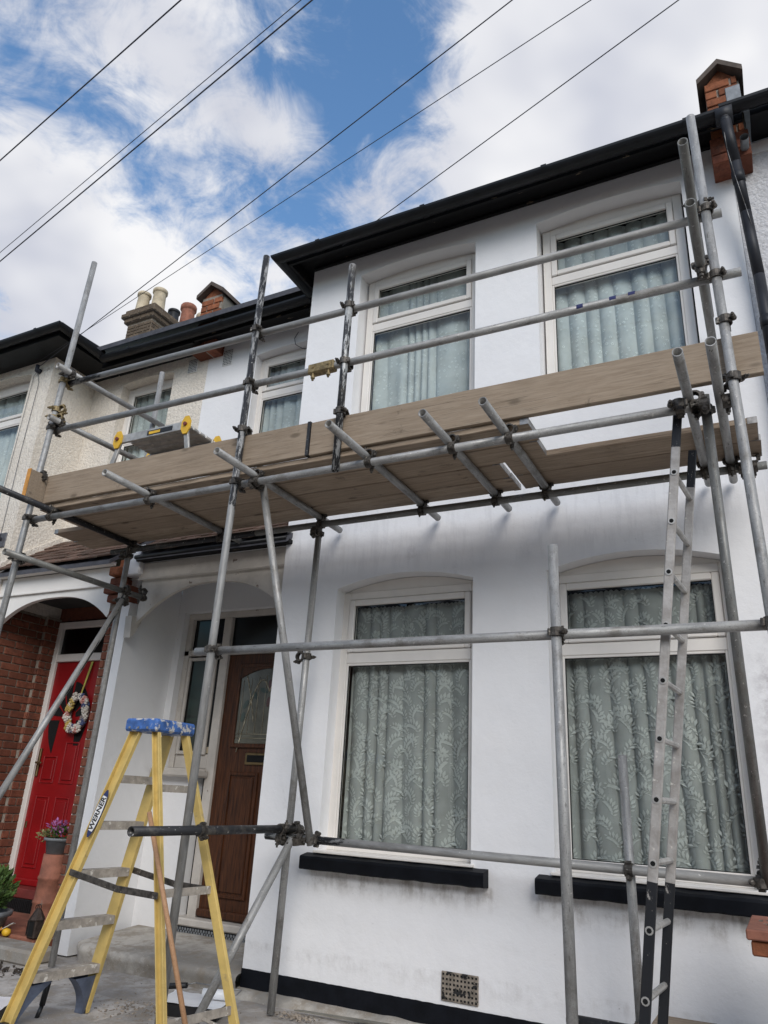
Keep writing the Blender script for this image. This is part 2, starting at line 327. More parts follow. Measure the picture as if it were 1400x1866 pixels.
MAT['labelw'] = simple('label_white', (.75, .74, .72), .5, var=.05); MAT['labelb'] = simple('label_navy', (.02, .03, .11), .5, var=.05)
MAT['labelk'] = simple('label_black', (.012, .012, .014), .5, var=.05); MAT['bluemark'] = simple('blue_spray_mark', (.015, .02, .10), .6)
# glass: clear pane with Fresnel mirror
def mk_glass(name, tint, rough=0.):
    t = NT(name); t.t.nodes.remove(t.b)
    fr = t.n('ShaderNodeFresnel'); fr.inputs[0].default_value = 1.5
    tr = t.n('ShaderNodeBsdfTransparent'); tr.inputs[0].default_value = (*tint, 1)
    gl = t.n('ShaderNodeBsdfGlossy'); gl.inputs['Roughness'].default_value = rough; gl.inputs[0].default_value = (.95, .97, 1, 1)
    bp = t.n('ShaderNodeBump'); bp.inputs['Strength'].default_value = .06; bp.inputs['Distance'].default_value = .02; t.l(t.noise(2.2, 2), bp.inputs['Height']); t.l(bp.outputs[0], gl.inputs['Normal'])
    ge = t.n('ShaderNodeNewGeometry'); ff = t.math('MULTIPLY', fr.outputs[0], t.math('SUBTRACT', 1, ge.outputs['Backfacing'])); ms = t.n('ShaderNodeMixShader'); t.l(ff, ms.inputs[0]); t.l(tr.outputs[0], ms.inputs[1]); t.l(gl.outputs[0], ms.inputs[2])
    t.l(ms.outputs[0], t.out.inputs[0]); return t.m
MAT['glass'] = mk_glass('window_glass', (.97, .985, .975)); MAT['glassdark'] = mk_glass('obscured_glass', (.12, .13, .125), .3)
def mk_cloth(name, c, trans):
    t = NT(name); t.set(Base_Color=t.mix(t.rng(t.noise(5, 4), .3, .7), sh(c, .85), sh(c, 1.1)), Roughness=.95, Specular_IOR_Level=.1)
    return t.m
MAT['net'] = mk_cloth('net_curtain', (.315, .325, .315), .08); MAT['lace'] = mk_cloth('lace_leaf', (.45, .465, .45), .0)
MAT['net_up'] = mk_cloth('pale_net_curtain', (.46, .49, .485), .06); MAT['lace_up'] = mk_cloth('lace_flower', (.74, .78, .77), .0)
MAT['leaded'] = simple('leaded_glass', (.075, .07, .055), .15, var=.3, scale=10, bump=.2); MAT['came'] = simple('lead_came', (.42, .38, .28), .4, .6)
MAT['greenglass'] = simple('green_glass', (.012, .028, .022), .15); MAT['redglass'] = simple('red_glass', (.06, .006, .008), .15)

# ------------------------------------------------------------------ mesh helpers
class MB:
    def __init__(s): s.v = []; s.f = []; s.sm = []
    def add(s, v, f, smooth=False):
        k = len(s.v); s.v += [tuple(p) for p in v]; s.f += [tuple(i+k for i in q) for q in f]; s.sm += [smooth]*len(f); return s
    def box(s, a, b, bev=0.):
        x0, y0, z0 = [min(p, q) for p, q in zip(a, b)]; x1, y1, z1 = [max(p, q) for p, q in zip(a, b)]
        if bev <= 0:
            return s.add([(x0, y0, z0), (x1, y0, z0), (x1, y1, z0), (x0, y1, z0), (x0, y0, z1), (x1, y0, z1), (x1, y1, z1), (x0, y1, z1)],
                         [(0, 3, 2, 1), (4, 5, 6, 7), (0, 1, 5, 4), (1, 2, 6, 5), (2, 3, 7, 6), (3, 0, 4, 7)])
        bm = bmesh.new(); bmesh.ops.create_cube(bm, size=1)
        for q in bm.verts: q.co = Vector(((x0+x1)/2+q.co.x*(x1-x0), (y0+y1)/2+q.co.y*(y1-y0), (z0+z1)/2+q.co.z*(z1-z0)))
        bmesh.ops.bevel(bm, geom=bm.edges[:], offset=min(bev, .45*min(x1-x0, y1-y0, z1-z0)), segments=1, affect='EDGES')
        bm.verts.index_update(); s.add([q.co for q in bm.verts], [[q.index for q in f.verts] for f in bm.faces]); bm.free(); return s
    def prism(s, poly, axis, a, b):     # poly = 2D outline, extruded along axis from a to b (poly order: the other two axes, in x,y,z order)
        def P(u, w, k): return {0: (k, u, w), 1: (u, k, w), 2: (u, w, k)}[axis]
        n = len(poly); v = [P(*p, a) for p in poly]+[P(*p, b) for p in poly]
        f = [tuple(range(n)), tuple(range(2*n-1, n-1, -1))]+[(i, i+n, (i+1) % n+n, (i+1) % n) for i in range(n)]
        bm = bmesh.new(); bv = [bm.verts.new(p) for p in v]
        for q in f: bm.faces.new([bv[i] for i in q])
        bmesh.ops.recalc_face_normals(bm, faces=bm.faces); bm.verts.index_update()
        s.add([q.co for q in bm.verts], [[q.index for q in g.verts] for g in bm.faces]); bm.free(); return s
    def cyl(s, p, q, r, r2=None, n=12, caps=True, smooth=True):
        p, q = Vector(p), Vector(q); d = (q-p).normalized(); r2 = r if r2 is None else r2
        a = d.orthogonal().normalized(); b = d.cross(a); v = []; f = []
        for c, rr in ((p, r), (q, r2)):
            for i in range(n): t_ = 2*math.pi*i/n; v.append(c+a*math.cos(t_)*rr+b*math.sin(t_)*rr)
        s.add(v, [(i, (i+1) % n, (i+1) % n+n, i+n) for i in range(n)], smooth)
        if caps:
            k = len(s.v)-2*n; s.f += [tuple(k+i for i in range(n-1, -1, -1)), tuple(k+n+i for i in range(n))]; s.sm += [False]*2
        return s
    def path(s, pts, r, n=8):
        for i in range(len(pts)-1): s.cyl(pts[i], pts[i+1], r, n=n)
        return s
    def lathe(s, prof, c=(0, 0, 0), n=20, smooth=True):   # prof [(r,z)]
        v = []; f = []
        for r_, z_ in prof:
            for i in range(n): t_ = 2*math.pi*i/n; v.append((c[0]+r_*math.cos(t_), c[1]+r_*math.sin(t_), c[2]+z_))
        for j in range(len(prof)-1):
            for i in range(n): f.append((j*n+i, j*n+(i+1) % n, (j+1)*n+(i+1) % n, (j+1)*n+i))
        return s.add(v, f, smooth)
    def quad(s, *p): return s.add(p, [tuple(range(len(p)))])
    def mesh(s, name, origin=None, rot=None):
        V = s.v
        if origin is not None: V = [(p[0]-origin[0], p[1]-origin[1], p[2]-origin[2]) for p in V]
        me = bpy.data.meshes.new(name); me.from_pydata(V, [], s.f)
        me.polygons.foreach_set('use_smooth', s.sm); me.update(); return me
W = {}
def link(o, name, mat=None, parent=None, M=None, label=None, cat=None, group=None, kind=None):
    COL.objects.link(o); M = M or Matrix.Identity(4); W[o.name] = M
    if parent: o.parent = parent; o.matrix_parent_inverse = W[parent.name].inverted()
    o.matrix_basis = M
    if mat is not None and o.data and not o.data.materials: o.data.materials.append(MAT[mat])
    if label: o['label'] = label
    if cat: o['category'] = cat
    if group: o['group'] = group
    if kind: o['kind'] = kind
    return o
def obj(name, mb, mat, parent=None, **k):
    xs = np.array(mb.v); lo, hi = xs.min(0), xs.max(0); c = Vector(((lo[0]+hi[0])/2, (lo[1]+hi[1])/2, lo[2]))
    o = bpy.data.objects.new(name, mb.mesh(name, c)); return link(o, name, mat, parent, Matrix.Translation(c), **k)
def inst(name, mesh, mat, parent, M, **k): return link(bpy.data.objects.new(name, mesh), name, mat, parent, M, **k)
def thing(name, loc, label, cat, group=None):
    o = bpy.data.objects.new(name, None); o.empty_display_size = .2
    return link(o, name, None, None, Matrix.Translation(loc), label, cat, group)
def box(name, a, b, mat, parent=None, bev=0., **k): return obj(name, MB().box(a, b, bev), mat, parent, **k)

def wall_mb(x0, x1, z0, z1, y0, y1, ops):
    """front wall slab between y0 (front) and y1 with openings (a,b,zb,zs,rise)."""
    m = MB(); ops = sorted(ops); xs = [x0]
    cols = {}
    for o in ops: cols.setdefault((o[0], o[1]), []).append(o)
    cur = x0
    for (a, b), lst in sorted(cols.items()):
        m.box((cur, y0, z0), (a, y1, z1)); cz = z0
        for (_, _, zb, zs, rise) in sorted(lst, key=lambda q: q[2]):
            if zb > cz: m.box((a, y0, cz), (b, y1, zb)) if cz == z0 else pend(m, a, b, cz, zb, y0, y1, arc)
            n = 14; arc = [(a+(b-a)*i/n, zs+rise*(1-(2*i/n-1)**2)) for i in range(n+1)]
            cz = zs
        pend(m, a, b, cz, z1, y0, y1, arc); cur = b
    m.box((cur, y0, z0), (x1, y1, z1)); return m
def pend(m, a, b, z0, z1, y0, y1, arc): m.prism(arc+[(b, z1), (a, z1)], 1, y0, y1)

# ------------------------------------------------------------------ ground
g = MB(); g.quad((-400, -400, -.17), (400, -400, -.17), (400, 400, -.17), (-400, 400, -.17))
obj('ground', g, 'asphalt', kind='structure')
box('pavement', (-40, -7.2, -.16), (40, -3.6, -.02), 'concrete', kind='structure')
yard = MB()
nx, ny = 90, 40
X = np.linspace(-9.5, 3, nx); Y = np.linspace(-3.6, 1.6, ny); vs = []; fs = []
for j in range(ny):
    for i in range(nx):
        z = .010*mnoise.noise((X[i]*1.3, Y[j]*1.3, 0))+.004*mnoise.noise((X[i]*6, Y[j]*6, 3))
        vs.append((X[i], Y[j], z-.012))
for j in range(ny-1):
    for i in range(nx-1): fs.append((j*nx+i, j*nx+i+1, (j+1)*nx+i+1, (j+1)*nx+i))
yard.add(vs, fs, True)
yo = obj('yard_ground', yard, 'concrete', kind='structure')
for i, (a, b, c, d) in enumerate([(-4.42, -3.62, -1.34, -.62), (-3.6, -2.8, -1.36, -.64), (-2.78, -1.9, -1.35, -.63), (-5.25, -4.44, -1.33, -.6), (-4.4, -3.6, -2.1, -1.36), (-3.58, -2.8, -2.1, -1.38)]):
    box('paving_slab', (a, c, -.02), (b, d, .003+.002*(i % 3)), 'concrete', yo, .006)

# ------------------------------------------------------------------ windows
def net(win, x0, x1, z0, z1, y, style, scallop=False, seed=0):
    rs = random.Random(seed); n = int((x1-x0)*240); ph = rs.random()*9
    def fy(x, z):
        a = mnoise.noise((x*3.1+ph, 0, seed)); k = .4+.6*min(1, max(0, (z1-z)/(z1-z0)+.25))
        return y+.045*k*(1-abs(math.sin(x*27+5*a+.3*(z-z0)))**.6)+.014*mnoise.noise((x*9, z*.6, seed))
    nz = 7; m = MB(); vs = []; fs = []
    for j in range(nz+1):
        for i in range(n+1):
            x = x0+(x1-x0)*i/n; z = z0+(z1-z0)*j/nz
            if j == nz and scallop: z += .012*abs(math.sin((x-x0)*math.pi/.034))
            vs.append((x, fy(x, z), z))
    for j in range(nz):
        for i in range(n): fs.append((j*(n+1)+i, j*(n+1)+i+1, (j+1)*(n+1)+i+1, (j+1)*(n+1)+i))
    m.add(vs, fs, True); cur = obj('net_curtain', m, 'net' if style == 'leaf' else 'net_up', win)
    L = MB(); W_, H_ = x1-x0, z1-z0
    def P(x, z): return (x, fy(x, z)-.004, z)
    if style == 'leaf':
        def sprig(cx, cz, ang, s):
            pts = []
            for k in range(8):
                u = k/7; a = ang+.9*(u-.3)*(1 if s > 0 else -1)
                pts.append((cx+abs(s)*u*math.sin(a)*.9, cz+abs(s)*u*math.cos(a)))
            for k in range(1, 8):
                px, pz = pts[k]; qx, qz = pts[k-1]; d = math.atan2(px-qx, pz-qz); ll = abs(s)*.33*math.sin(math.pi*(k+.6)/9)+.006
                for sd_ in ((-1, 1) if k < 7 else (0,)):
                    e = d+sd_*.85; tx, tz = px+ll*math.sin(e), pz+ll*math.cos(e); wx, wz = math.cos(e)*ll*.22, -math.sin(e)*ll*.22
                    mx_, mz_ = px+.55*ll*math.sin(e), pz+.55*ll*math.cos(e)
                    q = [(px, pz), (mx_+wx, mz_+wz), (tx, tz), (mx_-wx, mz_-wz)]
                    if all(x0 < a_ < x1 and z0 < b_ < z1 for a_, b_ in q): L.quad(*[P(*a_) for a_ in q])
        c = int(W_/.098); rws = max(1, int(H_/.088))
        for i in range(c+1):
            for j in range(rws+1):
                sprig(x0+W_*(i+.3+.25*rs.uniform(-1, 1)+.5*(j % 2))/(c+.5), z0+H_*(j+.2*rs.uniform(-1, 1))/(rws+.4), rs.choice((-1, 1))*rs.uniform(.0, .5), rs.choice((-1, 1))*rs.uniform(.09, .135))
    else:
        c = int(W_/.05); rws = int(H_/.03)
        for i in range(c+1):
            for j in range(rws):
                if rs.random() < (.30 if i % 3 else .85):
                    cx = x0+W_*(i+rs.uniform(-.3, .3))/c; cz = z0+H_*(j+rs.uniform(0, .8))/rws; rr = rs.uniform(.006, .012)
                    for k in range(5):
                        a = 2*math.pi*k/5; b = a+2*math.pi/5*.72
                        q = [(cx+rr*math.cos(a), cz+rr*math.sin(a)), (cx+rr*math.cos(b), cz+rr*math.sin(b)), (cx+rr*.5*math.cos(b), cz+rr*.5*math.sin(b)), (cx+rr*.5*math.cos(a), cz+rr*.5*math.sin(a))]
                        if all(x0 < a_ < x1 and z0 < b_ < z1 for a_, b_ in q): L.quad(*[P(*a_) for a_ in q])
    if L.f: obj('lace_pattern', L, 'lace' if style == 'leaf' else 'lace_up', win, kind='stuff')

def window(house, x0, x1, z0, zs, zt, y, style, seed, rise=0., f=.055):
    """x0..x1 opening, z0 sill, zs spring of head, zt transom height; frame plane y (front of the frame)."""
    head = zs-.055
    fr = MB()
    for a, b in (((x0-.005, y, z0), (x0+f, y+.07, zs)), ((x1-f, y, z0), (x1+.005, y+.07, zs)), ((x0+f, y, z0), (x1-f, y+.07, z0+f)),
                 ((x0+f, y, head-.005), (x1-f, y+.07, zs)), ((x0+f, y+.002, zt-.04), (x1-f, y+.068, zt+.04))): fr.box(a, b, .005)
    if rise > .02: # painted board filling the arched head
        n = 14; fr.prism([(x0+(x1-x0)*i/n, zs+.002+rise*(1-(2*i/n-1)**2)) for i in range(n+1)], 1, y+.012, y+.05)
    win = obj('window', fr, 'upvc', house)
    # opening light above the transom
    a0, a1, b0, b1 = x0+f+.002, x1-f-.002, zt+.042, head-.008
    s = MB(); w_ = .045
    for a, b in (((a0, y-.012, b0), (a0+w_, y+.04, b1)), ((a1-w_, y-.012, b0), (a1, y+.04, b1)), ((a0+w_, y-.012, b0), (a1-w_, y+.04, b0+w_)), ((a0+w_, y-.012, b1-w_), (a1-w_, y+.04, b1))): s.box(a, b, .006)
    obj('top_sash', s, 'upvc', win)
    # beads round the fixed light
    c0, c1 = x0+f, x1-f; d0, d1 = z0+f, zt-.04; w2 = .016; s = MB()
    for a, b in (((c0, y+.006, d0), (c0+w2, y+.03, d1)), ((c1-w2, y+.006, d0), (c1, y+.03, d1)), ((c0+w2, y+.006, d0), (c1-w2, y+.03, d0+w2)), ((c0+w2, y+.006, d1-w2), (c1-w2, y+.03, d1))): s.box(a, b, .003)
    obj('glazing_bead', s, 'upvc', win)
    s = MB()
    for (p0, p1, q0, q1, yy) in ((a0+w_-.003, a1-w_+.003, b0+w_-.003, b1-w_+.003, y+.010), (c0+w2-.002, c1-w2+.002, d0+w2-.002, d1-w2+.002, y+.014)):
        for a, b in (((p0, yy, q0), (p0+.007, yy+.01, q1)), ((p1-.007, yy, q0), (p1, yy+.01, q1)), ((p0+.007, yy, q0), (p1-.007, yy+.01, q0+.007)), ((p0+.007, yy, q1-.007), (p1-.007, yy+.01, q1))): s.box(a, b)
    obj('gasket', s, 'seal', win)
    box('pane', (a0+w_-.006, y+.016, b0+w_-.006), (a1-w_+.006, y+.020, b1-w_+.006), 'glass', win)
    box('pane', (c0+.008, y+.020, d0+.008), (c1-.008, y+.024, d1-.008), 'glass', win)
    if style:
        if style == 'leaf': net(win, x0+f, x1-f, z0+f, head-.06, y+.085, style, True, seed)
        else: net(win, x0+f, x1-f, z0+f, head-.01, y+.085, style, False, seed)
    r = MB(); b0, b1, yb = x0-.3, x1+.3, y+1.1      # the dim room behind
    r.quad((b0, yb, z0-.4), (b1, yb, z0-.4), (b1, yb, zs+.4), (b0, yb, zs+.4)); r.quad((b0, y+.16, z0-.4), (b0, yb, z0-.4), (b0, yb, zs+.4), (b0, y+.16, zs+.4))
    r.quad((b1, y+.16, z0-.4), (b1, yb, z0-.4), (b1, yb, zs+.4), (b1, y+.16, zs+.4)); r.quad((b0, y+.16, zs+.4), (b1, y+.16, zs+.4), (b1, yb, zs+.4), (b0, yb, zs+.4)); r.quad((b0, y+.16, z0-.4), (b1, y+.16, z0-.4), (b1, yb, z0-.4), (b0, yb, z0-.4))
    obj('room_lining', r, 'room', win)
    return win

def sill(house, x0, x1, z0, z1, mat, seed=1):
    rs = random.Random(seed); m = MB(); n = 60; top = []; vs = []; fs = []
    prof = [(-.005, z1+.012), (-.092, z1-.004), (-.098, z1-.018), (-.096, z0+.008), (-.088, z0), (-.005, z0-.004)]
    for i in range(n+1):
        x = x0+(x1-x0)*i/n
        for (py, pz) in prof: vs.append((x, py+.003*mnoise.noise((x*9, py*30, seed)), pz+.004*mnoise.noise((x*14, pz*20, seed))))
    k = len(prof)
    for i in range(n):
        for j in range(k-1): fs.append((i*k+j, i*k+j+1, (i+1)*k+j+1, (i+1)*k+j))
    fs += [tuple(range(k)), tuple(n*k+j for j in range(k-1, -1, -1))]
    m.add(vs, fs, False); return obj('window_sill', m, mat, house)

def gutter(parent, pts, r=.058, name='gutter', mat='plasticblack'):
    """half-round gutter along a polyline of (x,y,z) rim-centre points."""
    m = MB(); n = 9; P = [Vector(p) for p in pts]; vs = []; fs = []
    for i, p in enumerate(P):
        t_ = ((P[i]-P[i-1]).normalized() if i else Vector((0, 0, 0)))+((P[i+1]-P[i]).normalized() if i < len(P)-1 else Vector((0, 0, 0)))
        t_.normalize(); sd_ = Vector((-t_.y, t_.x, 0)); ref = (P[min(i+1, len(P)-1)]-P[max(i-1, 0) if i == len(P)-1 else i]).normalized()
        k = 1/max(.5, abs(t_.dot(ref)))
        for q in range(n+1):
            a = math.pi*q/n; vs.append(p+sd_*math.cos(a)*r*k-Vector((0, 0, 1))*math.sin(a)*r)
        for q in range(n, -1, -1):
            a = math.pi*q/n; vs.append(p+sd_*math.cos(a)*(r-.006)*k-Vector((0, 0, 1))*math.sin(a)*(r-.006)+Vector((0, 0, .002)))
    K = 2*(n+1)
    for i in range(len(P)-1):
        for q in range(K): fs.append((i*K+q, i*K+(q+1) % K, (i+1)*K+(q+1) % K, (i+1)*K+q))
    fs += [tuple(range(K)), tuple((len(P)-1)*K+q for q in range(K-1, -1, -1))]
    m.add(vs, fs, False); go = obj(name, m, mat, parent)
    for i in range(len(P)-1):      # joint sleeves and brackets
        d = P[i+1]-P[i]; L_ = d.length; d.normalize(); s_ = .45
        while s_ < L_-.2:
            c = P[i]+d*s_; b = MB(); sd_ = Vector((-d.y, d.x, 0)); vv = []; ff = []
            for e in (-.022, .022):
                for q in range(n+1):
                    a = math.pi*q/n; vv.append(c+d*e+sd_*math.cos(a)*(r+.007)-Vector((0, 0, 1))*(math.sin(a)*(r+.007)-.004))
            for q in range(n): ff.append((q, q+1, n+2+q, n+1+q))
            b.add(vv, ff); b.box(c+sd_*(r+.004)-Vector((.012, .006, .0)), c+sd_*(r+.004)+Vector((.012, .006, .014))); obj('gutter_bracket', b, mat, go); s_ += 1.02
    return go

def bricks_on(parent, mat, origin, ux, uz, wid, hei, out, bl=.215, bh=.065, j=.010, dep=.05, seed=0, skip=None):
    """lay bricks on a vertical face: origin corner, ux along, uz up, out = outward normal."""
    rs = random.Random(seed); ux, uz, out, og = Vector(ux), Vector(uz), Vector(out), Vector(origin)
    mats = {}
    def bmesh_for(w_):
        k = round(w_, 3)
        if k not in mats:
            m = MB().box((0, -.007, 0), (w_, dep, bh), .004); mats[k] = m.mesh('brick')
            mats[k].materials.append(MAT[mat])
        return mats[k]
    Mr = Matrix((ux, -out, uz)).transposed().to_4x4()
    r = 0; z = j/2
    while z+bh <= hei+.004:
        x = -(bl+j)/2 if r % 2 else 0.
        while x < wid-.02:
            a, b = max(x, 0.), min(x+bl, wid)
            if b-a > .03 and not (skip and skip(a, b, z)):
                M = Mr.copy(); M.translation = og+ux*(a+j/4)+uz*z+out*(.004+rs.uniform(0, .004))
                inst('brick', bmesh_for(b-a-j/2), None, parent, M@Matrix.Rotation(rs.uniform(-.006, .006), 4, 'Y'))
            x += bl+j
        z += bh+j; r += 1

# ------------------------------------------------------------------ HOUSE A: the white house
A = thing('terraced_house', (-2.5, 0, 0), 'white painted terraced house with black gutter behind the scaffold', 'house')
LW = [(-2.87, -1.77), (-1.25, -.15)]
ops = []
for a, b in LW: ops += [(a, b, .90, 2.725, .085), (a, b, 4.0, 5.665, .045)]
wa = obj('front_wall', wall_mb(-3.39, .195, 0, 5.9, 0, .26, ops), 'white', A)
# return wall of the projecting bay and the recessed upper wall over the porch
box('side_wall', (-3.39, .262, 0), (-3.13, .90, 5.9), 'white', A)
obj('recessed_wall', wall_mb(-5.13, -3.392, 3.3, 5.82, .6, .86, [(-4.46, -3.62, 4.25, 5.58, .03)]), 'white', A)
for k, (a, b) in enumerate(LW):
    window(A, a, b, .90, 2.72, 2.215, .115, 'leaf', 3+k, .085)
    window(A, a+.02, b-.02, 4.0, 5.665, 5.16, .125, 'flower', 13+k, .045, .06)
w3 = window(A, -4.46, -3.62, 4.25, 5.58, 5.13, .70, 'flower', 31, .03, .05)
sill(A, -2.95, -1.655, .785, .872, 'blackmatt', 1); sill(A, -1.345, .02, .785, .872, 'blackmatt', 2)
for a, b in LW: box('sill_board', (a-.02, -.035, .886), (b+.02, .114, .902), 'upvc', A, .003)
# plinth band with its ragged lower edge
pm = MB(); n = 260; vs = []; fs = []
for i in range(n+1):
    x = -3.392+(3.58)*i/n
    low = .022+.012*mnoise.noise((x*5, 0, 1))+.010*mnoise.noise((x*31, 0, 2)); top = .143+.0025*mnoise.noise((x*23, 0, 5))
    vs += [(x, -.006, low), (x, -.007, top), (x, .0, top+.001), (x, .0, low)]
for i in range(n):
    for j in range(4): fs.append((4*i+j, 4*i+(j+1) % 4, 4*i+4+(j+1) % 4, 4*i+4+j))
fs += [(0, 1, 2, 3), (4*n+3, 4*n+2, 4*n+1, 4*n)]
pm.add(vs, fs); obj('plinth_band', pm, 'blackmatt', A)
fm = MB(); vs = []; fs = []; n = 120
for i in range(n+1):
    x = -3.40+3.6*i/n; d = .075+.02*mnoise.noise((x*4, 3, 0)); h = .040+.012*mnoise.noise((x*6, 1, 1))
    vs += [(x, .02, h), (x, -.02, h-.006), (x, -d, .012), (x, -d-.03, -.03)]
for i in range(n):
    for j in range(3): fs.append((4*i+j, 4*i+j+1, 4*i+5+j, 4*i+4+j))
fm.add(vs, fs, True); obj('cement_fillet', fm, 'stepcon', A)
# air brick
ab = MB().box((-1.945, -.012, .168), (-1.715, .0, .318), .003); av = obj('air_brick', ab, 'grate', A)
hm = MB().box((-.0055, -.002, -.0055), (.0055, .0, .0055)).mesh('vent_hole'); hm.materials.append(MAT['hole'])
for i in range(10):
    for j in range(6): inst('vent_hole', hm, None, av, Matrix.Translation((-1.932+i*.0228, -.0125, .182+j*.0245)))
av = obj('upper_air_brick', MB().box((-4.92, .592, 5.55), (-4.79, .6, 5.75), .003), 'ventwhite', A)
for i in range(6):
    for j in range(9): inst('vent_hole', hm, None, av, Matrix.Translation((-4.906+i*.0205, .5915, 5.566+j*.021)))
# eaves
fa = MB().box((-3.50, -.27, 5.79), (.30, -.245, 5.96)).box((-3.50, -.245, 5.79), (-3.475, .23, 5.96)); obj('fascia', fa, 'fascia', A)
box('soffit', (-3.474, -.244, 5.903), (.195, .0, 5.92), 'fascia', A); box('soffit', (-3.474, .001, 5.903), (-3.391, .30, 5.92), 'fascia', A)
box('bed_mould', (-3.388, -.03, 5.868), (.19, .0, 5.902), 'fascia', A, .008)
gutter(A, [(-3.565, .22, 5.845), (-3.565, -.335, 5.845), (.16, -.335, 5.835)])
box('recess_fascia', (-5.13, .32, 5.76), (-3.52, .345, 5.93), 'fascia', A); box('recess_soffit', (-5.13, .346, 5.822), (-3.392, .6, 5.84), 'fascia', A)
gutter(A, [(-5.13, .255, 5.82), (-3.58, .255, 5.83)], name='recess_gutter')
rf = MB()
rf.prism([(.2, 5.96), (4.3, 8.98), (4.3, 8.92), (.2, 5.90)], 0, -5.13, -3.5); rf.prism([(-.27, 5.965), (.25, 5.995), (4.3, 8.98), (4.3, 8.92), (.25, 5.94), (-.27, 5.925)], 0, -3.498, .19)
rf.prism([(4.31, 9.05), (8.4, 6.0), (8.4, 5.9), (4.31, 8.92)], 0, -5.13, .19); obj('roof', rf, 'slate', A)
box('rear_wall', (-5.13, 8.0, 0), (.19, 8.25, 6.1), 'white', A)
# loose wire above the small window
wm = MB(); pts = [(-3.95, .60, 5.74), (-3.98, .585, 5.66), (-3.96, .585, 5.58), (-3.88, .60, 5.52), (-3.78, .62, 5.50)]; wm.path(pts, .0035, 6); obj('loose_wire', wm, 'cable', A)

# ---- porch of house A
pier = MB().box((-5.19, .03, .0), (-5.06, .67, 2.78)).box((-5.185, .09, 2.781), (-5.0605, .67, 3.35)); pw = obj('porch_side_wall', pier, 'porchwhite', A)
box('porch_corbel', (-5.14, -.03, 3.02), (-4.96, .12, 3.27), 'porchwhite', A, .01)
# timber arch: board above, cut spandrel below
bm_ = MB().box((-5.0, .02, 2.985), (-3.335, .075, 3.135), .006); lintel = obj('porch_lintel', bm_, 'oldpaint', A)
n = 22; xs0, xs1 = -4.955, -3.40
arc = [(xs0, 2.58)]+[(xs0+.10+(xs1-xs0-.13)*i/n, 2.665+.235*(1-abs(2*i/n-1)**2.4)) for i in range(n+1)]+[(xs1, 2.62)]
sp = MB().prism(arc+[(xs1, 2.983), (xs0, 2.983)], 1, .032, .066); obj('porch_arch_board', sp, 'oldpaint', A)
box('lintel_bead', (-5.0, .008, 2.972), (-3.335, .0195, 2.99), 'oldpaint', lintel, .004)
br = MB().prism([(-.02, 2.64), (.10, 2.64), (.10, 2.60), (.03, 2.47), (-.005, 2.45)], 0, -5.03, -4.955); obj('porch_bracket', br, 'oldpaint', A)
# lean-to tiled roof
def lean_roof(house, x0, x1, seed):
    rs = random.Random(seed); ya, za, yb, zb = -.10, 3.205, .59, 3.72
    rb = MB().prism([(ya+.02, za-.03), (yb, zb-.03), (yb, zb-.07), (ya+.02, za-.07)], 0, x0+.005, x1-.005); ro = obj('porch_roof', rb, 'slate', house)
    sl_ = Vector((0, yb-ya, zb-za)); Ls = sl_.length; sl_.normalize(); ang = math.atan2(sl_.z, sl_.y)
    ncol = max(3, round((x1-x0)/.165)); w_ = (x1-x0)/ncol; rows = 7; g_ = Ls/rows
    tm = MB().box((.003, 0, 0), (w_-.003, .20, .016), .003).mesh('tile'); tm.materials.append(MAT['tile'])
    th = MB().box((.003, 0, 0), (w_/2-.003, .20, .016), .003).mesh('tile'); th.materials.append(MAT['tile'])
    for r_ in range(rows):
        base = Vector((0, ya, za))+sl_*(r_*g_)
        for c in range(ncol+(1 if r_ % 2 else 0)):
            x = x0+c*w_-(w_/2 if r_ % 2 else 0); me = tm
            if x < x0-.001: x = x0; me = th
            elif x+w_ > x1+.001: me = th
            M = Matrix.Translation((x, base.y, base.z+rs.uniform(-.003, .005)))@Matrix.Rotation(ang-.075+rs.uniform(-.02, .02), 4, 'X')@Matrix.Rotation(rs.uniform(-.02, .02), 4, 'Z')
            inst('tile', me, None, ro, M)
    return ro
lean_roof(A, -4.97, -3.33, 5)
box('porch_fascia', (-5.0, -.05, 3.137), (-3.33, .02, 3.175), 'fascia', A, .006)
gm = MB().cyl((-4.98, -.075, 3.165), (-3.34, -.075, 3.172), .02, n=10); obj('porch_gutter', gm, 'plasticblack', A)
# back of the porch: wall under the side light, jambs, door
box('porch_back_wall', (-5.06, .67, .0), (-4.60, .80, 1.36), 'porchwhite', A)
box('porch_back_wall', (-5.06, .67, 2.83), (-3.39, .80, 3.3), 'porchwhite', A); box('porch_back_wall', (-5.06, .67, 1.37), (-4.985, .80, 2.828), 'porchwhite', A)
box('porch_ceiling', (-5.06, .08, 3.31), (-3.39, .60, 3.34), 'porchwhite', A)
fr = MB()
for a, b in (((-4.985, .74, 2.775), (-3.40, .84, 2.83)), ((-4.985, .74, 2.42), (-3.40, .84, 2.475)), ((-4.985, .74, 1.41), (-4.925, .84, 2.775)), ((-4.545, .74, .14), (-4.455, .84, 2.775)), ((-4.92, .75, 1.41), (-4.55, .83, 1.535)), ((-3.47, .74, .14), (-3.395, .84, 2.775))): fr.box(a, b, .006)
df = obj('door_frame', fr, 'oldpaint', A)
s = MB()
for a, b in (((-4.905, .725, 1.53), (-4.875, .75, 2.40)), ((-4.60, .725, 1.53), (-4.57, .75, 2.40)), ((-4.875, .725, 2.37), (-4.60, .75, 2.40)), ((-4.875, .725, 1.53), (-4.60, .75, 1.56))): s.box(a, b, .004)
obj('side_light_bead', s, 'oldpaint', df)
box('side_light_sill', (-5.03, .56, 1.335), (-4.50, .74, 1.408), 'oldpaint', A, .015)
